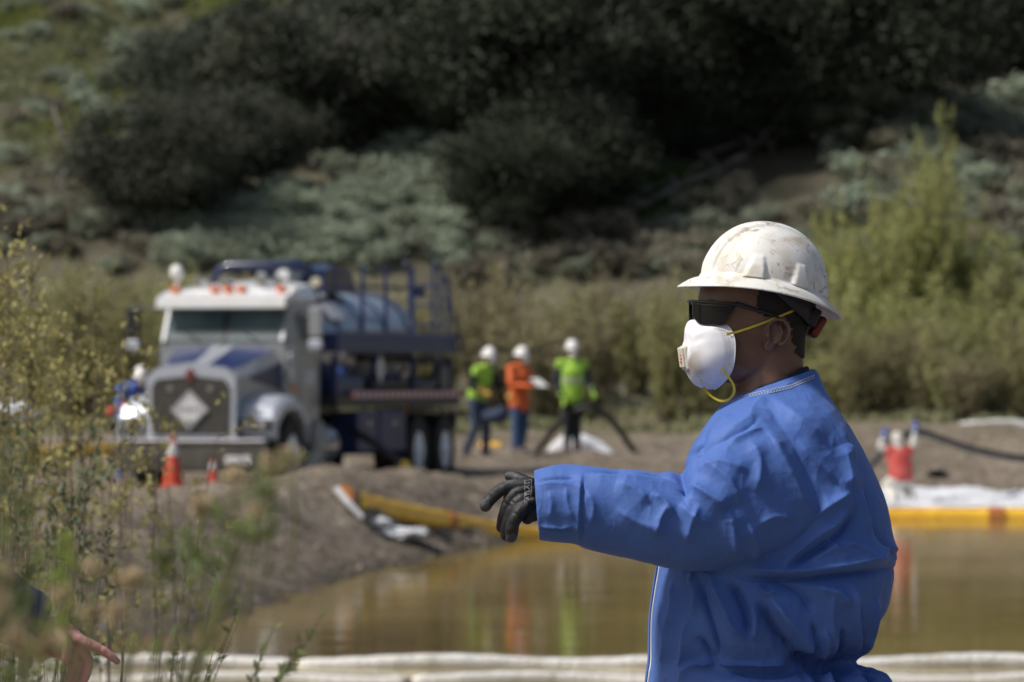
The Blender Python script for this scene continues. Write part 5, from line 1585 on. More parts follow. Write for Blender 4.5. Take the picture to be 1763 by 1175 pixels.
# waist elastic gathers all round
wz = P(1430, 1139, YC).z
ang = np.arctan2(V[:, 1] - YC, V[:, 0] - P(1320, 1100, YC).x)
gz = np.exp(-((V[:, 2] - wz) / .03) ** 2)
back = sstep(V[:, 0], P(1350, 1100, YC).x, P(1400, 1100, YC).x)
D += back * gz * .0035 * np.sin(ang * 46 + 2 * np.sin(ang * 9)) * (V[:, 0] > 0)
V = V + N * D[:, None]
setco(sme, V)
suit = link('coverall', sme, M['suit'], None)
# keep a world-space search tree of the suit for everything that is sewn onto it
suit_tree = bvh(sme)

def child(name, V, F, m, parent, smooth=False):
    return add(name, V, F, m, parent, world=True, smooth=smooth)

def attach_world(o, parent):
    o.parent = parent
    r = parent; Mx = Matrix.Identity(4)
    while r is not None:
        Mx = (Matrix.Translation(r.location) @ r.rotation_euler.to_matrix().to_4x4()) @ Mx
        r = r.parent
    o.data.transform(Mx.inverted())
attach_world(suit, man)

M['serging'] = mat('serging', (.42, .48, .60), .8)
# collar binding and its white serging
collar = [(1249, 693), (1262, 688), (1290, 676), (1330, 668), (1360, 661), (1384, 651), (1402, 643)]
V, F = proj_strip(suit_tree, [(x, y + 3) for x, y in collar], .0012, 2, .0012); 
if V: child('collar_seam', V, F, M['serging'], suit)
V, F = proj_strip(suit_tree, [(x, y + 8.5) for x, y in collar[2:]], .0008, 2, .0012)
if V: child('collar_seam', V, F, M['serging'], suit)
zz = densify([(x, y + 3) for x, y in collar[2:]], 2.4)
zz = [(x, y + (5.0 if i % 2 else 0)) for i, (x, y) in enumerate(zz)]
V, F = proj_strip(suit_tree, zz, .0008, 2, .0012)
if V: child('serging', V, F, M['serging'], suit)
# zip and its flap down the front edge, found by looking at the suit from its front
def front_line(yoff, z0, z1, n=50):
    pp, nn = [], []
    for k in range(n):
        z = z0 + (z1 - z0) * k / (n - 1)
        h = suit_tree.ray_cast(Vector((-1, YC + yoff, z)), Vector((1, 0, 0)))
        if h[0] is not None: pp.append(h[0]); nn.append(h[1])
    return pp, nn
zt, zb = P(1133, 990, YC).z, P(1113, 1250, YC).z
pp, nn = front_line(-.062, zt + .06, zb)
if len(pp) > 3:
    V, F = strip(pp, nn, .0065, .0016, .0015); child('zip_tape', V, F, M['white_plastic'], suit)
pp, nn = front_line(-.050, zt + .06, zb)
if len(pp) > 3:
    V, F = strip(pp, nn, .014, .004, .004); child('zip_flap', V, F, M['suit'], suit)

# body: head, neck and trunk as one surface ------------------------------
YAW = math.radians(12)
hc = P(1300, 560, YC)                             # head turns about this axis, face towards the camera a little
def turn(V, ang=YAW):
    """rotate about the vertical axis through the head centre"""
    c, s = math.cos(ang), math.sin(ang)
    out = []
    for v in V:
        x, y = v[0] - hc.x, v[1] - YC
        out.append(Vector((hc.x + c * x - s * y, YC + s * x + c * y, v[2])))
    return out
hb = MB()
Hs = [(418, 1292, 1345, .030), (428, 1262, 1366, .050), (448, 1234, 1382, .066), (474, 1214, 1391, .076), (500, 1204, 1395, .080), (520, 1201, 1394, .080), (534, 1204, 1392, .077), (550, 1203, 1390, .075), (575, 1202, 1386, .073), (598, 1204, 1372, .069), (620, 1209, 1350, .066), (640, 1216, 1330, .060), (652, 1226, 1312, .050), (660, 1240, 1296, .036)]
Hs = cr(Hs, 3)
rings = [sring(P(a, py, YC), P(b, py, YC), h, 2.25, 40) for py, a, b, h in Hs]
V, F = loft(rings); hb.put(turn(V), F)
def he(px, py, dy, r, turnit=True):
    V, F = ellipsoid(P(px, py, YC) + Vector((0, dy, 0)), r, u=16, v=12)
    hb.put(turn(V) if turnit else V, F)
he(1203, 560, 0, (.014, .012, .026)); he(1198, 578, 0, (.013, .014, .012)); he(1201, 580, .011, (.010, .007, .008)); he(1201, 580, -.011, (.010, .007, .008))   # nose
he(1208, 611, 0, (.010, .022, .007)); he(1209, 621, 0, (.010, .020, .008)); he(1222, 642, 0, (.014, .02, .014))                 # lips, chin
for s in (-1, 1):
    he(1214, 526, s * .034, (.013, .024, .009)); he(1232, 582, s * .044, (.024, .020, .022)); he(1212, 547, s * .031, (.006, .013, .010))
# jaw and neck
rings = []
for py, a, b, h in cr([(560, 1300, 1386, .060), (600, 1288, 1384, .062), (632, 1272, 1383, .063), (655, 1263, 1385, .066), (680, 1258, 1392, .074), (712, 1250, 1408, .095), (760, 1240, 1420, .13)], 3):
    rings.append(sring(P(a, py, YC), P(b, py - (6 if py > 640 else 0), YC), h, 2.1, 36))
hb.put(*loft(rings))
for y in (-.12, .12): hb.tube([P(1345, 735, YC + y * .3), P(1350, 775, YC + y)], [.05, .05], 14, round_cap=True)
hb.tube([P(1335, 760, YC), P(1335, 900, YC), P(1325, 1100, YC), P(1325, 1290, YC)], [.13, .14, .11, .12], 20, flat=.75)
# limbs inside the clothes
hb.tube([P(1345, 760, 10.57), P(1240, 880, 10.49), P(1215, 900, 10.48), P(1060, 880, 10.47), P(950, 862, 10.47)], [.055, .05, .045, .04, .03], 14, round_cap=True)
hb.tube([P(1345, 790, 10.84), P(1322, 1010, 10.97), P(1275, 1245, 10.93)], [.055, .045, .032], 14, round_cap=True)
hb.tube([P(1275, 1245, 10.93), P(1268, 1290, 10.92), P(1266, 1320, 10.91)], [.03, .042, .036], 12, round_cap=True, flat=.6)
for k in range(4): hb.tube([P(1258 + 9 * k, 1315, 10.92), P(1254 + 9 * k, 1350, 10.91), P(1258 + 9 * k, 1375, 10.90)], [.010, .0095, .008], 8, round_cap=True)
hb.tube([P(1250, 1270, 10.91), P(1240, 1300, 10.88), P(1240, 1325, 10.87)], [.013, .011, .009], 8, round_cap=True)
for y0, fx in ((10.60, 0), (10.82, 20)):
    hb.tube([P(1335 + fx, 1270, y0), P(1335 + fx, 1400, y0), P(1325 + fx, 1640, y0), P(1335 + fx, 1960, y0)], [.10, .09, .065, .045], 16, round_cap=True)
# near ear
def ear(side):
    def q(px, py, d): return P(px - 18, py, YC) + Vector((0, side * d, 0))
    E = MB()
    Rm = Matrix.Rotation(side * math.radians(14), 3, 'Z')
    E.put(*ellipsoid(q(1334, 575, .077), (.018, .006, .026), Rm, 16, 12))
    helix = [(1326, 580), (1322, 568), (1324, 557), (1334, 551), (1346, 553), (1354, 563), (1355, 576), (1351, 588), (1342, 596)]
    ds = [.080, .084, .088, .091, .096, .099, .097, .092, .086]
    pts = cr([(a, b, c) for (a, b), c in zip(helix, ds)], 3)
    E.tube([q(*p) for p in pts], [.0036] * len(pts), 8, round_cap=True)
    E.tube([q(1340, 562, .088), q(1345, 572, .091), q(1341, 584, .089), q(1332, 592, .085)], [.003, .0036, .0036, .003], 8, round_cap=True)
    E.put(*ellipsoid(q(1323, 597, .082), (.010, .006, .011), Rm, 12, 8))
    E.put(*ellipsoid(q(1321, 579, .083), (.005, .006, .007), Rm, 10, 8))
    hb.put(turn(E.V), E.F)
ear(-1); ear(1)
bme = remesh(hb, .0030, 3, .4)
body = link('body', bme, M['skin_brown'], None)
body_tree = bvh(bme)
# short hair: a thin shell lifted off the scalp
Vb = mco(bme); Nb = mno(bme)
pxh, pyh = proj(np.array([[v[0], v[1], v[2]] for v in Vb]))
cc, ss = math.cos(-YAW), math.sin(-YAW)
xx = Vb[:, 0] - hc.x; yy = Vb[:, 1] - YC
ux = hc.x + cc * xx - ss * yy; uy = YC + ss * xx + cc * yy
pxu, pyu = proj(np.stack([ux, np.full(len(ux), YC), Vb[:, 2]], 1))
hairpoly = [(1290, 380), (1284, 500), (1287, 520), (1290, 545), (1298, 560), (1304, 548), (1332, 546), (1344, 556), (1347, 590), (1360, 614), (1400, 622), (1440, 500), (1400, 380)]
jx, jy = 7 * vnoise(Vb, 190, 91) + 5 * vnoise(Vb, 420, 93), 7 * vnoise(Vb, 190, 92)
hm = inpoly(pxu + jx, pyu + jy, hairpoly) & (np.abs(uy - YC) < .084) & (Vb[:, 2] > P(1300, 625, YC).z)
hm &= ~((pxu > 1294) & (pxu < 1342) & (pyu > 547) & (np.abs(uy - YC) > .070))
keepf = [tuple(p.vertices) for p in bme.polygons if all(hm[i] for i in p.vertices)]
idx = sorted({i for f in keepf for i in f}); mp = {i: k for k, i in enumerate(idx)}
HV = [Vb[i] + Nb[i] * (.0016 + .0006 * random.random()) for i in idx] + [Vb[i] - Nb[i] * .001 for i in idx]
n = len(idx)
child('hair', HV, [tuple(mp[i] for i in f) for f in keepf] + [tuple(n + mp[i] for i in f[::-1]) for f in keepf], M['hair'], man, True)
attach_world(body, man)
# ear stud
h, nn_ = cast(body_tree, 1322, 593)
if h is not None:
    child('ear_stud', *MB().put(*ellipsoid(h + Vector((0, -.001, 0)), (.0045, .0014, .0045), u=10, v=6)).__dict__.values(), mat('stud_steel', (.10, .11, .12), .5, .5), man)

# navy T-shirt neck
rings = [sring(P(a, b, YC), P(c, d, YC), hw, 2.1, 48) for a, b, c, d, hw in ((1268, 712, 1400, 668, .078), (1262, 690, 1396, 646, .076), (1264, 683, 1392, 633, .0735), (1268, 681, 1390, 631, .0715), (1272, 700, 1388, 652, .068), (1275, 715, 1386, 668, .066))]
V, F = loft(rings, cap=False); V = np.array(V)
V += (.0012 * vnoise(V, 40, 7))[:, None]
child('shirt_collar', V, F, M['navy_cloth'], man, True)

# boots
for y0, fx in ((10.60, 0), (10.82, 20)):
    q = MB(); q.tube([P(1335 + fx, 1930, y0), P(1335 + fx, 1990, y0)], [.07, .062], 16, round_cap=True)
    b0 = P(1335 + fx, 2000, y0)
    q.tube([b0 + Vector((.05, 0, -.005)), b0 + Vector((-.08, 0, -.01)), b0 + Vector((-.19, 0, -.02))], [.05, .055, .042], 14, round_cap=True)
    bo = link('boot', remesh(q, .006, 2), M['boot'], None); attach_world(bo, man)

# hard hat -----------------------------------------------------------
HO = P(1308, 515, YC); TILT = math.radians(11.2)
s_ = P(1309, 515, YC).x - P(1308, 515, YC).x
def hatp(u, v, w):
    """hat frame in metres: u front(-) to rear(+), v across, w up"""
    x = u * math.cos(TILT) + w * math.sin(TILT); z = -u * math.sin(TILT) + w * math.cos(TILT)
    return Vector((HO.x + x, YC + v, HO.z + z))
UR, VR, HH = .1195, .108, .1245
PADS = [[(1256, 482), (1277, 441), (1294, 442), (1293, 486)], [(1337, 497), (1352, 456), (1368, 460), (1369, 501)], [(1402, 510), (1406, 468), (1415, 474), (1417, 516)]]
def build_hat():
    nt, nr = 220, 70
    grid_ = []
    angs = np.linspace(0, 2 * math.pi, nt, endpoint=False)
    ca, sa = np.cos(angs), np.sin(angs)
    wb = (.018 * s_ * 1000 + .012 * s_ * 1000 * sa ** 2)          # dome base line
    # dome from the crown down, then the brim outwards, rolled edge, underside and back up inside
    for i in range(nr):
        ph = math.pi / 2 * (1 - i / (nr - 1))
        ph = max(ph, 0)
        c, s = math.cos(ph), math.sin(ph)
        c = c ** .92; s = s ** .97
        wbs = wb * (1 - s) + .0197 * s
        u = UR * c * ca + .002; v = VR * c * sa; w = wbs + HH * s
        # crown ridges: a broad raised band with two grooves
        band = -np.exp(-((np.abs(v) - .042) / .0040) ** 2) * .0030 - np.exp(-((np.abs(v) - .054) / .003) ** 2) * .0015 * min(1, s * 5)
        mid = sstep(.040 - np.abs(v), 0, .006) * .0028 * min(1, s * 5)
        mid -= np.exp(-(v / .006) ** 2) * .0015 * s
        nv = np.stack([u / UR, v / VR, (w - wbs) / HH], 1); nv /= np.linalg.norm(nv, axis=1)[:, None]
        pu, pv, pw = u + nv[:, 0] * (band + mid), v + nv[:, 1] * (band + mid), w + nv[:, 2] * (band + mid)
        pts = np.array([hatp(a, b, d)[:] for a, b, d in zip(pu, pv, pw)])
        qx, qy = proj(np.stack([pts[:, 0], np.full(nt, YC), pts[:, 2]], 1))
        for poly in PADS:
            ins = np.zeros(nt)
            for dx in (-1.5, 0, 1.5):
                for dy in (-1.5, 0, 1.5): ins += inpoly(qx + dx, qy + dy, poly)
            ins /= 9
            if ins.max() > 0:
                y0, y1 = poly[1][1], poly[0][1]
                k = np.clip((qy - y0) / (y1 - y0), 0, 1)
                hgt = ins * (.0022 + .0065 * k)
                pts[:, 1] += np.sign(sa) * hgt * (np.abs(nv[:, 1]) > .3); pts[:, 0] += nv[:, 0] * hgt
        grid_.append(pts)
    be = -.005 * s_ * 1000 + .0165 * s_ * 1000 * sa ** 2
    U2, V2 = .1575, .136
    for t in (.12, .3, .55, .8, .95, 1.0):
        k = t ** .85
        u = (UR + (U2 - UR) * t) * ca + .0015; v = (VR + (V2 - VR) * t) * sa
        w = wb + (be - wb) * (t ** 1.25) + .002 * math.sin(math.pi * t)
        grid_.append(np.array([hatp(a, b, d)[:] for a, b, d in zip(u, v, w)]))
    for du, dw in ((.0015, -.0018), (.0005, -.0038), (-.002, -.0035)):
        grid_.append(np.array([hatp(a, b, d)[:] for a, b, d in zip((U2 + du) * ca + .0015, (V2 + du) * sa, be + dw)]))
    for t in (.6, .15):
        u = (UR + (U2 - UR) * t) * ca + .0015; v = (VR + (V2 - VR) * t) * sa
        w = wb + (be - wb) * (t ** 1.25) - .003
        grid_.append(np.array([hatp(a, b, d)[:] for a, b, d in zip(u, v, w)]))
    for ph in (0.12, .5, .9, 1.3):
        c, s = math.cos(ph), math.sin(ph)
        grid_.append(np.array([hatp(a, b, d)[:] for a, b, d in zip((UR - .004) * c * ca, (VR - .004) * c * sa, wb * (1 - s) + .0197 * s + (HH - .004) * s)]))
    V = np.concatenate(grid_)
    n = len(grid_)
    i = np.arange(n - 1)[:, None] * nt; j = np.arange(nt)[None]; j2 = (j + 1) % nt
    F = np.stack([i + j, i + nt + j, i + nt + j2, i + j2], -1).reshape(-1, 4)
    return turn(V), F
def hat_material():
    m = bpy.data.materials.new('hat_shell'); m.use_nodes = True
    N, L = m.node_tree.nodes, m.node_tree.links
    b = N['Principled BSDF']; b.inputs['Roughness'].default_value = .33; b.inputs['Coat Weight'].default_value = .0
    tc = N.new('ShaderNodeTexCoord')
    def noise(s, d, dist=0.0, st=None):
        n = N.new('ShaderNodeTexNoise'); n.inputs['Scale'].default_value = s; n.inputs['Detail'].default_value = d; n.inputs['Distortion'].default_value = dist
        src = tc.outputs['Object']
        if st:
            mp = N.new('ShaderNodeMapping'); mp.inputs['Scale'].default_value = st; L.new(src, mp.inputs['Vector']); src = mp.outputs[0]
        L.new(src, n.inputs['Vector']); return n.outputs['Fac']
    def ramp(f, p0, p1):
        r = N.new('ShaderNodeValToRGB'); r.color_ramp.elements[0].position = p0; r.color_ramp.elements[1].position = p1
        L.new(f, r.inputs['Fac']); return r.outputs['Color']
    def mix(f, a, c, k):
        q = N.new('ShaderNodeMath'); q.operation = 'MULTIPLY'; q.inputs[1].default_value = k; L.new(f, q.inputs[0])
        x = N.new('ShaderNodeMix'); x.data_type = 'RGBA'; L.new(q.outputs[0], x.inputs[0]); L.new(a, x.inputs[6]) if not isinstance(a, tuple) else setattr(x.inputs[6], 'default_value', (*a, 1))
        x.inputs[7].default_value = (*c, 1); return x.outputs[2]
    c = mix(ramp(noise(14, 8, .5), .50, .72), (.77, .765, .73), (.46, .38, .26), .75)       # dried mud film
    c = mix(ramp(noise(34, 8, 1.2), .58, .70), c, (.32, .23, .13), .75)                     # brown scuffs
    c = mix(ramp(noise(120, 5, .4), .66, .74), c, (.24, .19, .13), .6)                      # specks
    c = mix(ramp(noise(26, 4, 2.5, (1, 1, 7)), .66, .72), c, (.45, .40, .33), .5)            # scratches
    L.new(c, b.inputs['Base Color'])
    rr_ = N.new('ShaderNodeMapRange'); rr_.inputs['To Min'].default_value = .38; rr_.inputs['To Max'].default_value = .62; L.new(noise(20, 6), rr_.inputs['Value']); L.new(rr_.outputs[0], b.inputs['Roughness'])
    bp = N.new('ShaderNodeBump'); bp.inputs['Strength'].default_value = .15; bp.inputs['Distance'].default_value = .001
    L.new(noise(160, 4), bp.inputs['Height']); L.new(bp.outputs[0], b.inputs['Normal'])
    return m
V, F = build_hat()
hat = child('hard_hat', V, F, hat_material(), man, True)
# suspension band, harness and the red ratchet knob
rings = []
for w0, g in ((.012, 0), (-.006, .001), (-.030, .001), (-.030, -.003), (-.006, -.003), (.012, -.003)):
    rings.append([hatp((.107 + g) * math.cos(a), (.092 + g) * math.sin(a), w0 + .016 if w0 > 0 else .016 + (w0 * 1.25 - .016) * max(0, math.cos(a)) ** .8) for a in np.linspace(0, 2 * math.pi, 64, endpoint=False)])
# only the rear two thirds of the band hang below the brim
V, F = loft(rings + [rings[0]], cap=False); child('headband', turn(V), F, M['black_metal'], hat, True)
q = MB(); q.box(hatp(.098, -.030, -.016), (.022, .040, .036), ry=math.radians(25), bev=.005).box(hatp(.098, .030, -.016), (.022, .040, .036), ry=math.radians(25), bev=.005)
child('nape_strap', turn(q.V), q.F, M['black_metal'], hat, True)
q = MB(); c0 = hatp(.1165, 0, -.031)
q.box(c0, (.017, .060, .044), ry=math.radians(32), bev=.006)
child('ratchet_knob', turn(q.V), q.F, mat('knob_red', (.16, .018, .012), .45), hat, True)

# sunglasses -----------------------------------------------------------
def gp(a, py, r=1.0, rx=.0, ry=.0):
    """point on the wrap of the lenses; a = angle from straight ahead (degrees)"""
    t = math.radians(a)
    c = P(1270, py, YC)
    return Vector((c.x - (.0895 + rx) * math.cos(t), YC + (.0785 + ry) * math.sin(t) * 1.0, c.z))
def lens(s):
    V = []; nA, nZ = 22, 10
    for off in (0, .0022):
        for i in range(nA + 1):
            u = i / nA; a = s * (9 + 66 * u)
            top = 520 + 6 * u; bot = 520 + float(np.interp(u, [0, .1, .25, .45, .65, .8, .92, 1], [20, 31, 39, 42, 40, 33, 20, 8]))
            for j in range(nZ + 1):
                k = j / nZ; q = gp(a, top + (bot - top) * k, rx=.004 - off, ry=.004 - off)
                q.x += .0035 * k ** 2 * 0 + .0; V.append(q)
    n = nZ + 1; F = []
    for L0 in (0, 1):
        o = L0 * (nA + 1) * n
        for i in range(nA):
            for j in range(nZ):
                f = (o + i * n + j, o + i * n + j + 1, o + (i + 1) * n + j + 1, o + (i + 1) * n + j)
                F.append(f if L0 == 0 else f[::-1])
    o = (nA + 1) * n
    for i in range(nA):
        F.append((i * n, (i + 1) * n, o + (i + 1) * n, o + i * n)); F.append((i * n + nZ, o + i * n + nZ, o + (i + 1) * n + nZ, (i + 1) * n + nZ))
    for j in range(nZ):
        F.append((j, o + j, o + j + 1, j + 1)); F.append((nA * n + j, nA * n + j + 1, o + nA * n + j + 1, o + nA * n + j))
    return turn(V), F
M['lens'] = mat('lens_dark', (.006, .007, .008), .06, spec=.6)
M['frame_black'] = mat('frame_black', (.010, .010, .011), .28)
fr = MB()
fr.tube([gp(a, 519 + 6 * max(0, (abs(a) - 9) / 66), rx=.0045, ry=.0045) for a in np.linspace(-76, 76, 50)], .0026, 8)
for s in (-1, 1):
    e0 = gp(s * 76, 525, rx=.004, ry=.004)
    e1 = P(1275, 533, YC) + Vector((0, s * .0835, 0)); e2 = P(1304, 541, YC) + Vector((0, s * .0845, 0)); e3 = P(1325, 550, YC) + Vector((0, s * .083, 0)); e4 = P(1334, 566, YC) + Vector((0, s * .079, 0))
    pts = [Vector(p) for p in cr([tuple(e0), tuple(e1), tuple(e2), tuple(e3), tuple(e4)], 5)]
    fr.tube(pts, [.0045 - .0023 * min(1, i / 12) for i in range(len(pts))], 8, round_cap=True, flat=.5)
    fr.tube([gp(s * 8, 540, rx=-.004, ry=0), gp(s * 11, 556, rx=-.006), gp(s * 15, 566, rx=-.004)], .0022, 6, round_cap=True)
glasses = child('sunglasses', turn(fr.V), fr.F, M['frame_black'], man, True)
for s in (-1, 1):
    V, F = lens(s); child('lens', V, F, M['lens'], glasses, True)

# respirator -----------------------------------------------------------
def rimcurve(n=120):
    key = [  # px, py, y offset  (near side, from the nose bridge down to the chin)
        (1194, 551, 0), (1204, 551, -.020), (1222, 558, -.044), (1238, 563, -.063), (1246, 582, -.074), (1247, 605, -.077), (1245, 630, -.072), (1240, 648, -.058), (1233, 662, -.033), (1228, 671, 0)]
    a = cr(key, 6)
    b = a[::-1].copy(); b[:, 2] *= -1
    return np.concatenate([a, b[1:-1]])
rc = rimcurve()
cen = np.array([1236, 612, 0]); apex = (1172, 612)
def maskring(k, bulge):
    """k = 1 at the rim, 0 at the apex"""
    out = []
    for x, y, d in rc:
        sx = apex[0] + (x - apex[0]) * 1.0
        # superellipsoid profile from rim to the front
        f = (1 - k ** 2.6) ** (1 / 2.6) if k < 1 else 0
        cx = apex[0] + 2; cy = apex[1]
        ex = x + (cx - x) * f
        ey = cy + (y - cy) * (k ** .9 if k > 0 else 0)
        ey = cy + (y - cy) * k
        ed = d * k
        out.append(P(ex, ey, YC) + Vector((0, ed, 0)))
    return out
rings = [maskring(k, 1) for k in (1.0, .995, .985, .96, .92, .86, .78, .68, .56, .44, .32, .2, .1, .03)]
V, F = loft(rings)
n1 = len(rc)
F = [f for f in F if f != tuple(range(n1))[::-1]]
def flange():
    a, b = rings[0], []
    for (x, y, d) in rc:
        q = P(x + 2.5, y, YC) + Vector((0, d * 1.02, 0)); b.append(q)
    return b
V = np.array([v[:] for v in V]); cv = V.mean(0)
V[:, 0] -= .0035 * np.exp(-((V[:, 1] - YC) / .007) ** 2) * sstep(V[:, 2], P(0, 600, YC).z, P(0, 565, YC).z)
V[:, 0] += .0025 * np.exp(-((V[:, 2] - P(0, 583, YC).z - .12 * (V[:, 0] - hc.x + .1)) / .006) ** 2) * (np.abs(V[:, 1] - YC) < .06)
V[:, 1] += .0010 * vnoise(V, 60, 5); V[:, 0] += .0012 * vnoise(V, 45, 6) + .0016 * vnoise(V, 20, 16)
# pinched nose piece crease and embossed ring
def mask_material():
    m = mat('mask_white', (.80, .80, .82), .75, col2=(.72, .72, .75), nscale=30)
    N, L = m.node_tree.nodes, m.node_tree.links
    b = N['Principled BSDF']
    tc = N.new('ShaderNodeTexCoord'); n = N.new('ShaderNodeTexNoise'); n.inputs['Scale'].default_value = 22; n.inputs['Detail'].default_value = 7
    L.new(tc.outputs['Object'], n.inputs['Vector'])
    # grime gathers around the valve
    vt = N.new('ShaderNodeVectorMath'); vt.operation = 'DISTANCE'; L.new(tc.outputs['Object'], vt.inputs[0])
    vp = P(1196, 624, YC) - Vector((man.location.x, man.location.y, man.location.z))
    vt.inputs[1].default_value = (vp.x, vp.y - .048, vp.z)
    mr = N.new('ShaderNodeMapRange'); mr.inputs['From Min'].default_value = .012; mr.inputs['From Max'].default_value = .050; mr.inputs['To Min'].default_value = 1; mr.inputs['To Max'].default_value = 0
    L.new(vt.outputs['Value'], mr.inputs['Value'])
    r = N.new('ShaderNodeValToRGB'); r.color_ramp.elements[0].position = .36; r.color_ramp.elements[1].position = .60; L.new(n.outputs['Fac'], r.inputs['Fac'])
    mu = N.new('ShaderNodeMath'); mu.operation = 'MULTIPLY'; L.new(mr.outputs[0], mu.inputs[0]); L.new(r.outputs['Color'], mu.inputs[1])
    ad = N.new('ShaderNodeMath'); ad.operation = 'MULTIPLY_ADD'; ad.inputs[1].default_value = 1.0; ad.inputs[2].default_value = 0.0; L.new(mu.outputs[0], ad.inputs[0])
    src = b.inputs['Base Color'].links[0].from_socket
    mx = N.new('ShaderNodeMix'); mx.data_type = 'RGBA'; L.new(ad.outputs[0], mx.inputs[0]); L.new(src, mx.inputs[6]); mx.inputs[7].default_value = (.27, .21, .15, 1)
    L.new(mx.outputs[2], b.inputs['Base Color'])
    n2 = N.new('ShaderNodeTexNoise'); n2.inputs['Scale'].default_value = 900; L.new(tc.outputs['Object'], n2.inputs['Vector'])
    bp = N.new('ShaderNodeBump'); bp.inputs['Strength'].default_value = .2; bp.inputs['Distance'].default_value = .0006
    L.new(n2.outputs['Fac'], bp.inputs['Height']); L.new(bp.outputs[0], b.inputs['Normal'])
    return m
M['mask'] = mask_material()
V = turn(V)
mask = child('respirator', V, F, M['mask'], man, True)
mask_me = new_mesh('t', V, F); mask_tree = bvh(mask_me)
mb = MB(); mb.put(*tube([Vector(p) for p in turn(rings[0] + [rings[0][0]])], .0013, 6, cap=False))
child('rim', mb.V, mb.F, M['mask'], mask, True)
# embossed weave along the edge: rows of small dashes
mb = MB()
for off in (6, 10, 14):
    for x, y in densify([(1240, 566), (1250, 570), (1256, 588), (1258, 607), (1255, 632), (1247, 648)], 3.2):
        h, nn_ = cast(mask_tree, x - off + 4, y)
        if h is not None:
            V, F = strip([h, h + Vector((.0018, 0, .0002))], [nn_, nn_], .0011, .0006, .0003); mb.put(V, F)
o = mb.build('edge_weave', mat('weave_grey', (.45, .45, .48), .8), mask, world=True); o['kind'] = 'stuff'
# exhalation valve
vb = MB(); vc = P(1175, 616, YC) + Vector((-.001, -.0, 0))
vb.box(vc + Vector((.0095, 0, 0)), (.024, .043, .046), ry=math.radians(-8), bev=.004)
vb.box(vc + Vector((-.0035, 0, 0)), (.007, .034, .038), ry=math.radians(-8), bev=.002)
vb.box(P(1185, 595, YC), (.012, .026, .010), ry=math.radians(-8), bev=.003)
vb.box(P(1189, 638, YC), (.012, .026, .010), ry=math.radians(-8), bev=.003)
M['valve'] = mat('valve_cream', (.70, .68, .60), .5, col2=(.55, .50, .38), nscale=60)
valve = child('valve', turn(vb.V), vb.F, M['valve'], mask, False)
pr = MB()
for k in range(4): pr.box(vc + Vector((-.0074, -.004, .010 - .0062 * k)), (.0012, .012 - .002 * (k % 2), .0034), ry=math.radians(-8))
child('valve_mark', turn(pr.V), pr.F, mat('mark_orange', (.6, .16, .05), .6), valve)
# yellow head straps
M['strap'] = mat('strap_yellow', (.66, .52, .03), .6, col2=(.55, .42, .03), nscale=50)
ys = MB()
def ribbon3(pts, w, nrm):
    pts = [Vector(p) for p in cr([tuple(p) for p in pts], 6)]
    return strip(pts, [Vector(nrm)] * len(pts), w, .0004, .0009)
def side_pt(px, py, d): return P(px, py, YC) + Vector((0, d, 0))
up_pts = [(1254, 575), (1268, 572), (1290, 565), (1315, 556), (1345, 544), (1374, 532)]
pp, nn2 = [], []
comb = MB(); 
for x, y in densify(up_pts, 3):
    h, nn_ = cast(body_tree, x, y); h2, n2_ = cast(mask_tree, x, y)
    c = h if h2 is None or (h is not None and h.y < h2.y) else h2
    if c is not None: pp.append(Vector(c)); nn2.append(Vector((0, -1, 0)))
# the taut strap bridges hollows: smooth its depth
ys_ = np.array([p.y for p in pp])
for _ in range(14):
    sm_ = ys_.copy(); sm_[1:-1] = (ys_[:-2] + ys_[1:-1] + ys_[2:]) / 3; ys_ = np.minimum(sm_, ys_)
for p, y in zip(pp, ys_):
    s_k = (y - .0035) / p.y; p.x *= s_k; p.z = CAMZ + (p.z - CAMZ) * s_k; p.y = y - .0035
V, F = strip(pp, nn2, .0042, .0004, .0009); child('strap', V, F, M['strap'], mask)
yA = 0 # mask_me.vertices[0].co.y
loop = [(1208, 655, -.012), (1211, 668, -.030), (1222, 681, -.045), (1238, 690, -.055), (1252, 688, -.064), (1261, 677, -.072), (1260, 663, -.078), (1250, 648, -.082), (1241, 638, -.084), (1243, 631, -.082), (1257, 629, -.076)]
pts = [side_pt(x, y, d) for x, y, d in loop]
lp = [Vector(p) for p in cr([tuple(p) for p in pts], 6)]
nrm = [Vector((math.sin(i * .12) * .5, -1, .2 * math.cos(i * .1))).normalized() for i in range(len(lp))]
V, F = strip(lp, nrm, .0044, .0004, .0010); child('strap', V, F, M['strap'], mask)
for (x, y) in ((1254, 574), (1257, 629), (1208, 655)):
    h, nn_ = cast(mask_tree, x - 2, y)
    if h is not None: child('staple', *MB().box(h + Vector((0, -.001, 0)), (.0045, .002, .0045), bev=.0006).__dict__.values(), M['strap'], mask)
bpy.data.meshes.remove(mask_me)

# glove -----------------------------------------------------------
g = MB(); Yg = 10.47
def gq(x, y, d=0.0): return P(x, y, Yg) + Vector((0, d, 0))
def finger(pts, r):
    P3 = cr([(p[0], p[1], p[2]) for p in pts], 5); R3 = np.interp(np.linspace(0, 1, len(P3)), np.linspace(0, 1, len(r)), r)
    g.tube([gq(*p) for p in P3], list(R3 * 1.13), 14, round_cap=True)
g.tube([gq(955, 862, 0), gq(930, 858, 0), gq(916, 857, 0), gq(904, 853, .004), gq(894, 855, .006)], [.030, .030, .0355, .036, .030], 22, round_cap=True, flat=.62)
finger([(918, 838, .012), (902, 829, .022), (888, 822, .030), (877, 821, .034)], [.014, .0105, .0088, .0080])              # thumb, far side
finger([(912, 836, -.004), (893, 836, -.006), (868, 841, -.007), (850, 854, -.006), (836, 871, -.004)], [.0125, .0112, .0105, .0102, .0098])   # index
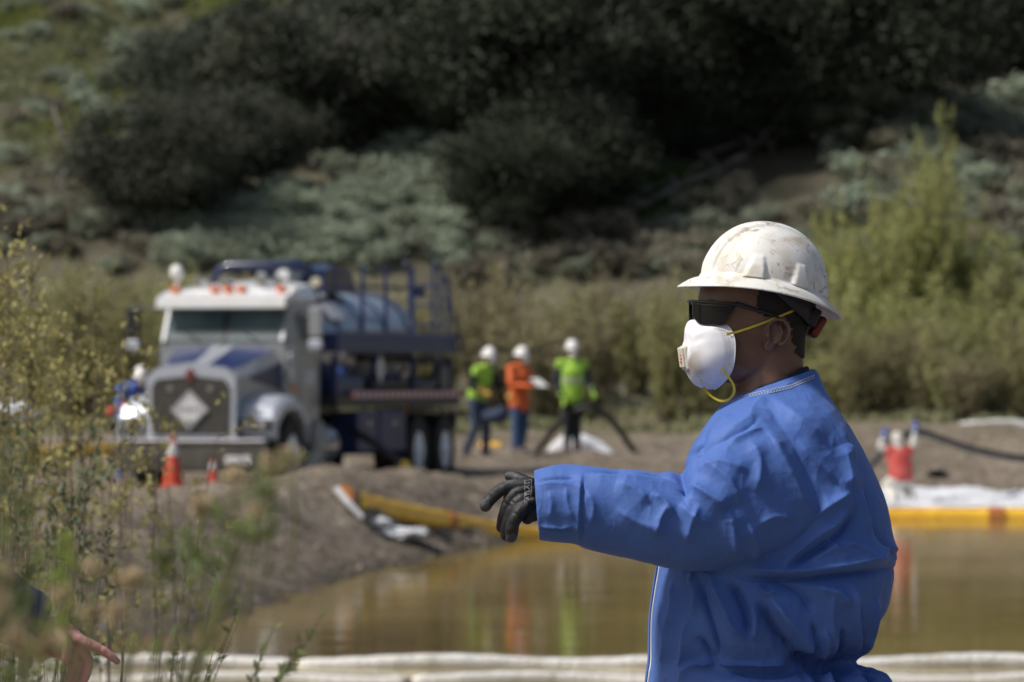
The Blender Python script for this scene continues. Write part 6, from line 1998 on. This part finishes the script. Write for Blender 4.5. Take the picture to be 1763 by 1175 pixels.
finger([(910, 844, -.006), (890, 850, -.012), (876, 866, -.009), (868, 888, .000), (863, 909, .012)], [.0125, .0112, .0104, .0100, .0088])     # middle
finger([(912, 854, -.010), (893, 864, -.018), (882, 882, -.016), (874, 903, -.006), (870, 923, .006)], [.0122, .0110, .0102, .0098, .0088])    # ring
finger([(916, 866, -.014), (900, 874, -.026), (888, 891, -.030), (882, 908, -.024), (880, 924, -.014)], [.0128, .0118, .0112, .0110, .0100])   # little
finger([(922, 880, -.004), (912, 888, -.006), (908, 893, -.004)], [.016, .013, .010])                                       # heel of the hand
gme = remesh(g, .0015, 3, .5)
V = mco(gme); N = mno(gme); px, py = proj(V)
def crease(a, b, w, amp):
    d = np.array(b, float) - a; L2 = d @ d; t = np.clip(((px - a[0]) * d[0] + (py - a[1]) * d[1]) / L2, 0, 1)
    r = np.hypot(px - a[0] - t * d[0], py - a[1] - t * d[1]); return amp * np.exp(-(r / w) ** 2)
D = crease((858, 840), (866, 852), 2.2, -.0012) + crease((842, 853), (850, 866), 2.2, -.0010) + crease((876, 858), (886, 868), 2.0, -.0010) + crease((886, 884), (898, 892), 2.2, -.0012) + crease((880, 902), (892, 908), 2, -.0009) \
    + crease((868, 866), (878, 872), 2, -.001) + crease((905, 829), (909, 866), 3.0, .0008) + crease((890, 850), (912, 845), 3, -.0010) + crease((893, 868), (914, 858), 3, -.0012)
D += .0006 * vnoise(V, 120, 4) + .0009 * (.4 - np.abs(vnoise(V, 55, 5)))
setco(gme, V + N * D[:, None])
def glove_material():
    m = mat('glove_black', (.010, .0105, .011), .55, col2=(.020, .021, .022), nscale=40, bump=.5, bscale=420)
    return m
M['glove'] = glove_material()
glove = link('glove', gme, M['glove'], None); glove_tree = bvh(gme); attach_world(glove, man)
# grey dipped finger coating shows at the finger tips and thumb
V2 = mco(gme); wpx = None
M['coating'] = mat('glove_coating', (.040, .042, .044), .55, bump=.5, bscale=300, col2=(.06, .062, .065), nscale=60)
V = V; tips = [(877, 821, 13), (834, 872, 12), (881, 928, 10)]
Vw = mco(gme) + np.array([man.location.x, man.location.y, man.location.z]); Nw = mno(gme); px, py = proj(Vw)
for x, y, r in tips:
  cm = np.hypot(px - x, py - y) < r + 2 * vnoise(Vw, 300, 8)
  kf = [tuple(p.vertices) for p in gme.polygons if all(cm[i] for i in p.vertices)]
  idx = sorted({i for f in kf for i in f}); mp = {i: k for k, i in enumerate(idx)}; n = len(idx)
  GV = [Vw[i] + Nw[i] * .0004 for i in idx] + [Vw[i] - Nw[i] * .0006 for i in idx]
  child('palm_coating', GV, [tuple(mp[i] for i in f) for f in kf] + [tuple(n + mp[i] for i in f[::-1]) for f in kf], M['coating'], glove, True)
# printed frame and lettering on the back of the hand, reading upwards
lab = MB()
for a, b in (((903.5, 828), (902.5, 864)), ((903.5, 828), (915, 826)), ((902.5, 864), (905.5, 863)), ((910, 860), (914, 859)), ((915, 826), (914, 859))):
    V, F = proj_strip(glove_tree, [a, b], .0006, 1.2, .0004, .0003)
    if len(V): lab.put(V, F)
mt = mat('print_grey', (.36, .36, .36), .7)
o = lab.build('print_frame', mt, None, world=False); attach_world(o, glove)
cu = bpy.data.curves.new('t', 'FONT'); cu.body = 'ATLAS'; cu.size = 1.0; cu.align_x = 'CENTER'; cu.align_y = 'CENTER'; cu.resolution_u = 3
to = bpy.data.objects.new('t', cu); COL.objects.link(to)
tm = bpy.data.meshes.new_from_object(to.evaluated_get(bpy.context.evaluated_depsgraph_get())); bpy.data.objects.remove(to)
tv = mco(tm); sc_ = 32.0 / (tv[:, 0].max() - tv[:, 0].min())
TV = []
for q in tv:
    X = 908.5 - q[1] * sc_ * .9; Y = 846 - q[0] * sc_
    h, nn_ = cast(glove_tree, X, Y)
    TV.append((h + nn_ * .0005) if h is not None else P(X, Y, Yg - .03))
tm2 = new_mesh('lettering', TV, [tuple(p.vertices) for p in tm.polygons])
o = link('lettering', tm2, mt, None); attach_world(o, glove)

# cuff lining edge
rings = [sring(P(918.5, 810.5, 10.47), P(928, 931.5, 10.47), .0645, 2.2, 44)]

# ------------------------------------------------------------------ the second man: only his forearm and pointing hand reach into the picture
Y2 = 10.62
man2 = empty('person', (P(-190, 900, Y2 + .1).x, Y2 + .1, .6), 0, 'person in dark navy clothes at the left edge, bare hand pointing with one finger', 'person')
def q2(px, py, d=0.0): return P(px, py, Y2) + Vector((0, d, 0))
hb2 = MB()
hb2.put(*ellipsoid(q2(-215, 560, .12), (.10, .078, .125))); hb2.tube([q2(-205, 620, .12), q2(-205, 720, .12)], [.06, .07], 14)
for a in (((-122, 575), (.02, .016, .016)), ((-130, 625), (.03, .03, .02)), ((-215, 575), (.02, .09, .03)), ((-128, 602), (.012, .024, .010)), ((-130, 540), (.02, .05, .012))):
    hb2.put(*ellipsoid(q2(a[0][0], a[0][1], .12), a[1], u=12, v=8))
hb2.tube([q2(-215, 860, .12), q2(-215, 1000, .12), q2(-215, 1150, .12)], [.12, .14, .13], 18, round_cap=True, flat=.8)
hb2.tube([q2(-205, 700, .12), q2(-215, 850, .12)], [.06, .08], 14)
for d in (-.1, .1): hb2.tube([q2(-215, 1180, .12 + d), q2(-205, 1600, .12 + d), q2(-215, 1970, .12 + d)], [.10, .065, .045], 14, round_cap=True)
hb2.tube([q2(-200, 790, .34), q2(-190, 1040, .38), q2(-150, 1260, .36)], [.055, .045, .03], 12, round_cap=True)
hb2.tube([q2(-200, 790, -.1), q2(-80, 1005, -.04), q2(60, 1078, 0), q2(76, 1085, 0)], [.055, .045, .029, .028], 16, round_cap=True)
# palm seen from the thumb side, fingers curled, index stretched
def fing2(pts, r):
    P3 = cr(pts, 5); R3 = np.interp(np.linspace(0, 1, len(P3)), np.linspace(0, 1, len(r)), r)
    hb2.tube([q2(*p) for p in P3], list(R3), 14, round_cap=True)
hb2.tube([q2(62, 1082, 0), q2(85, 1092, 0), q2(108, 1104, 0), q2(124, 1112, .004)], [.028, .034, .036, .030], 20, round_cap=True, flat=.7)
fing2([(112, 1088, -.012), (135, 1100, -.018), (155, 1108, -.018), (180, 1121, -.016), (202, 1138, -.012)], [.0125, .0112, .0102, .0090, .0072])      # index
fing2([(118, 1108, -.002), (142, 1122, -.006), (152, 1140, -.004), (146, 1165, .004), (136, 1182, .010)], [.0125, .0112, .0105, .0098, .0085])     # middle
fing2([(112, 1120, .010), (132, 1136, .012), (138, 1156, .014), (130, 1176, .018)], [.012, .0105, .0098, .0082])                                    # ring
fing2([(104, 1126, .024), (120, 1144, .030), (122, 1162, .030), (114, 1178, .030)], [.011, .0095, .0088, .0075])                                    # little
fing2([(84, 1080, -.018), (104, 1090, -.034), (118, 1110, -.040), (116, 1132, -.036)], [.015, .0125, .0110, .0088])                                 # thumb
bme2 = remesh(hb2, .0028, 3, .45)
V = mco(bme2); N = mno(bme2); px, py = proj(V)
D = np.zeros(len(V))
for a, b in (((152, 1100), (149, 1116)), ((176, 1112), (171, 1126)), ((144, 1128), (158, 1128)), ((140, 1156), (154, 1158))): D += crease(a, b, 1.8, -.0009)
D += .0006 * vnoise(V, 110, 3)
setco(bme2, V + N * D[:, None])
o = link('body', bme2, M['skin_pink'], None); attach_world(o, man2)
tr2 = None
c2 = MB()
c2.tube([q2(-215, 700, .12), q2(-215, 790, .12), q2(-215, 950, .12), q2(-215, 1200, .12)], [.10, .155, .165, .165], 24, round_cap=True, flat=1.3)
c2.tube([q2(-200, 790, -.08), q2(-130, 910, -.07), q2(-62, 1010, -.04), q2(10, 1050, -.01), q2(72, 1080, 0)], [.085, .080, .074, .064, .050], 24, flat=1.0)
c2.tube([q2(-200, 790, .34), q2(-190, 1040, .38), q2(-160, 1230, .36)], [.08, .07, .055], 18, round_cap=True)
m2 = remesh(c2, .005, 3); V = mco(m2); N = mno(m2)
Q = V + .03 * np.stack([vnoise(V, 7, 1), vnoise(V, 7, 2), vnoise(V, 7, 3)], 1)
setco(m2, V + N * (.010 * (.45 - np.abs(vnoise(Q, 12, 70))) + .004 * (.45 - np.abs(vnoise(Q, 28, 71))))[:, None])
o = link('shirt', m2, M['navy_cotton'], None); attach_world(o, man2)
c2 = MB()
for d in (-.1, .1): c2.tube([q2(-215, 1180, .12 + d), q2(-205, 1600, .12 + d), q2(-215, 1960, .12 + d)], [.135, .10, .08], 18, round_cap=True)
o = link('trousers', remesh(c2, .008, 3), M['navy_cloth'], None); attach_world(o, man2)
for d in (-.1, .1):
    c2 = MB(); b0 = q2(-215, 2000, .12 + d); c2.tube([b0 + Vector((-.05, 0, 0)), b0 + Vector((.08, 0, -.005)), b0 + Vector((.17, 0, -.02))], [.05, .05, .038], 12, round_cap=True).tube([b0, b0 + Vector((0, 0, .1))], .055, 12)
    o = link('boot', remesh(c2, .008, 2), M['boot'], None); attach_world(o, man2)
c2 = MB(); c2.put(*ellipsoid(q2(-222, 550, .12), (.104, .084, .128)))
o = link('hair', remesh(c2, .006, 2), M['hair'], None); attach_world(o, man2)

# ------------------------------------------------------------------ bushes between the camera and the pond, left side
def ground_z(x, y): return hz(x, y)
class Plant:
    def __init__(s): s.st = MB(); s.C = []; s.U = []; s.S = []; s.fl = []
    def stem(s, pts, r0, r1, seg=5):
        p = [Vector(q) for q in cr([tuple(q) for q in pts], 5)]
        n = len(p); s.st.tube(p, [r0 + (r1 - r0) * i / (n - 1) for i in range(n)], seg)
        return p
    def leaf(s, p, d, size): s.C.append(tuple(p)); s.U.append(tuple(d)); s.S.append(size)
    def build(s, name, loc, leafm, stemm, label, cat, asp=3.0, jit=.35, flm=None, group=None):
        e = empty(name, loc, 0, label, cat, group)
        if s.st.V: s.st.build('stems', stemm, e, True, world=True, fix=False)
        if s.C:
            U = np.array(s.U); U /= np.linalg.norm(U, axis=1)[:, None] + 1e-9
            V, F = leaves(np.array(s.C), np.array(s.S), asp, U / max(jit, .01) * .6)
            add('foliage', V, F, leafm, e, world=True)
        if s.fl:
            for c, r in s.fl:
                V = []; F = []
                n = 150; q = RNG.normal(size=(n, 3)) * r * .42 + np.array(c)
                d = q - np.array(c) - np.array([0, 0, r * .6]); v, f = leaves(q, r * .55, 2.2, d / r)
                add('flower_head', v, f, flm or M['flower_tan'], e, world=True)
        return e

# (a) tall olive shrubs on the near bank, 18 to 24 m away
def olive(px0, Y, tips, label, nl=60, ls=.027, m='leaf_olive'):
    x0 = P(px0, 700, Y).x; z0 = ground_z(x0, Y)
    pl = Plant()
    for (tx, ty) in tips:
        yy = Y + random.uniform(-.6, .6); t = P(tx, ty, yy); b = Vector((x0 + random.uniform(-.06, .06), Y + random.uniform(-.05, .05), z0 - .03))
        mid = b.lerp(t, .5) + Vector((random.uniform(-.06, .06), 0, .12))
        p = pl.stem([b, mid, t], .0042, .001, 4)
        n = len(p)
        for k in range(nl):
            u = random.uniform(.28, 1.0) ** .8; i = min(n - 2, int(u * (n - 1))); q = p[i].lerp(p[i + 1], random.random()); d = (p[i + 1] - p[i]).normalized()
            off = Vector([random.gauss(0, 1) for _ in range(3)]) * .034 * (1.5 - u * .8)
            pl.leaf(q + off, d * .8 + off * 20, ls * random.uniform(.6, 1.5))
        for k in range(5):                       # side twigs
            u = random.uniform(.35, .95); i = min(n - 2, int(u * (n - 1))); q = p[i]
            e = q + Vector((random.uniform(-.16, .16), random.uniform(-.1, .1), random.uniform(.05, .2)))
            pl.stem([q, q.lerp(e, .6) + Vector((0, 0, -.01)), e], .0022, .0008, 3)
            for j in range(14):
                w = q.lerp(e, random.uniform(.2, 1.05)); off = Vector([random.gauss(0, 1) for _ in range(3)]) * .014
                pl.leaf(w + off, (e - q).normalized() + off * 20, ls * random.uniform(.6, 1.4))
    pl.build('olive_shrub', (x0, Y, z0), M[m], M['twig'], label, 'shrub', 1.9, .6, group='olive shrubs on the near bank')
rr = random.Random(21)
olive(20, 19.0, [(rr.gauss(22, 36), rr.uniform(400, 600)) for _ in range(12)] + [(35, 372), (12, 400)], 'tallest olive shrub at the left edge, its top twig reaching the dark oaks', 44)
olive(110, 20.5, [(rr.gauss(115, 42), rr.uniform(425, 640)) for _ in range(12)], 'olive shrub second from the left edge with thin bare lower stems', 42)
olive(190, 21.5, [(rr.gauss(195, 34), rr.uniform(510, 680)) for _ in range(8)], 'olive shrub overlapping the left corner of the truck', 34)
olive(285, 22.0, [(rr.uniform(225, 320), rr.uniform(640, 760)) for _ in range(4)] + [(395, 660)], 'sparse olive twigs in front of the truck grille', 14)
olive(-60, 18.0, [(rr.gauss(-40, 40), rr.uniform(430, 620)) for _ in range(12)], 'olive shrub cut off by the left edge')
olive(60, 17.0, [(rr.uniform(-20, 200), rr.uniform(720, 900)) for _ in range(9)], 'low tangle of olive and brown twigs at the foot of the tall shrubs', 22, m='leaf_grey')
# (b) mule fat with tan flower heads, only 4 to 5 m from the camera
def mule(Y, x0px, tips, label, ll=.040, m='leaf_green', fl=(), nl=44, flr=.0115, low=.55):
    x0 = P(x0px, 1175, Y).x; z0 = ground_z(x0, Y); pl = Plant()
    for (tx, ty) in tips:
        yy = Y + random.uniform(-.25, .25); t = P(tx, ty, yy)
        b = Vector((x0 + random.uniform(-.05, .05), Y, z0 - .03)); mid = b.lerp(t, .6) + Vector((random.uniform(-.03, .03), 0, -.02))
        p = pl.stem([b, mid, t], .0045, .0012, 5); n = len(p)
        for k in range(nl):
            u = 1 - random.random() ** 1.3 * (1 - low); i = min(n - 2, int(u * (n - 1))); q = p[i].lerp(p[i + 1], random.random()); d = (p[i + 1] - p[i]).normalized()
            s = Vector([random.gauss(0, 1) for _ in range(3)]); s = (s - d * s.dot(d)).normalized(); L = ll * random.uniform(.6, 1.2) * (1.15 - .5 * u)
            dd = (d * .55 + s * .8).normalized(); pl.leaf(q + dd * L * .5, dd, L)
    for (fx, fy) in fl:
        c = P(fx, fy, Y + random.uniform(-.15, .15)); pl.fl.append((tuple(c), flr * random.uniform(.8, 1.2)))
        b = c + Vector((random.uniform(-.02, .02), 0, -.10)); pl.stem([b, b.lerp(c, .5) + Vector((.004, 0, 0)), c], .0018, .0014, 4)
    pl.build('flowering_bush', (x0, Y, z0), M[m], M['twig_green'], label, 'bush', 3.6, .18, group='flowering bushes close to the camera')
mule(4.3, -350, [(18, 745), (45, 725), (-12, 790), (60, 850), (25, 880), (-20, 930), (30, 990), (0, 1050), (60, 1090)], 'nearest leafy bush in the lower left corner, out of focus', .036, fl=[(5, 985), (82, 1112), (28, 1095), (-5, 1040)], nl=30)
mule(4.7, -250, [(96, 925), (112, 985), (60, 950), (128, 935)], 'blurred bush with lime green leaves and tan flower heads above the pointing hand', .030, 'leaf_lime', fl=[(160, 977), (224, 997), (110, 1024), (158, 1055), (199, 1052)], nl=18, low=.86)
mule(4.9, -650, [(400, 850), (352, 880), (445, 800), (480, 770), (505, 765), (420, 905), (300, 870)], 'blurred bush with tan flower heads in front of the truck bumper', .034, 'leaf_green', fl=[(405, 822), (466, 800), (500, 792), (345, 868), (440, 880)], nl=24, low=.88)
# (c) thin upright sprigs, 7 to 15 m away
def sprigs(Y, tips, label, ll, m, nl=60, h=.45, jit=.25, asp=3.2):
    x0 = P(sum(t[0] for t in tips) / len(tips), 1175, Y).x; z0 = ground_z(x0, Y); pl = Plant()
    for (tx, ty, lean) in tips:
        t = P(tx, ty, Y + random.uniform(-.4, .4)); b = Vector((x0 * .4 + t.x * .6 - lean * 1.2 - .12, t.y, z0 - .03)); mid = b.lerp(t, .6) + Vector((-lean * .05, 0, .0))
        p = pl.stem([b, mid, t], .0035, .0010, 5); n = len(p)
        for k in range(nl):
            u = 1 - random.random() * h; i = min(n - 2, int(u * (n - 1))); q = p[i].lerp(p[i + 1], random.random()); d = (p[i + 1] - p[i]).normalized()
            s = Vector([random.gauss(0, 1) for _ in range(3)]); s = (s - d * s.dot(d)).normalized(); L = ll * random.uniform(.6, 1.2)
            dd = (d * .75 + s * .65).normalized(); pl.leaf(q + dd * L * .55, dd, L)
    pl.build('sprig_plant', (x0, Y, z0), M[m], M['twig'], label, 'plant', asp, jit, group='thin upright plants at the water edge')
sprigs(7.4, [(555, 1058, .5), (520, 1100, .4), (470, 1082, .3), (505, 1130, .5), (450, 1120, .1)], 'leaning leafy sprigs rightmost in the foreground before the white booms', .017, 'leaf_green', 46, .30)
sprigs(7.0, [(340, 1020, .1), (380, 960, .15), (330, 900, .05), (425, 1010, .3)], 'upright leafy sprigs in the middle of the foreground over the muddy bank', .018, 'leaf_green', 60, .42)
sprigs(14.5, [(140, 820, 0), (120, 880, 0), (190, 900, .05), (90, 900, 0)], 'dry thin stems with few leaves standing left of the bank', .022, 'leaf_grey', 44, .6)
sprigs(13.5, [(410, 1070, .2), (370, 1110, .1), (300, 1110, 0)], 'low olive sprigs along the near shore', .015, 'leaf_olive', 50, .4)
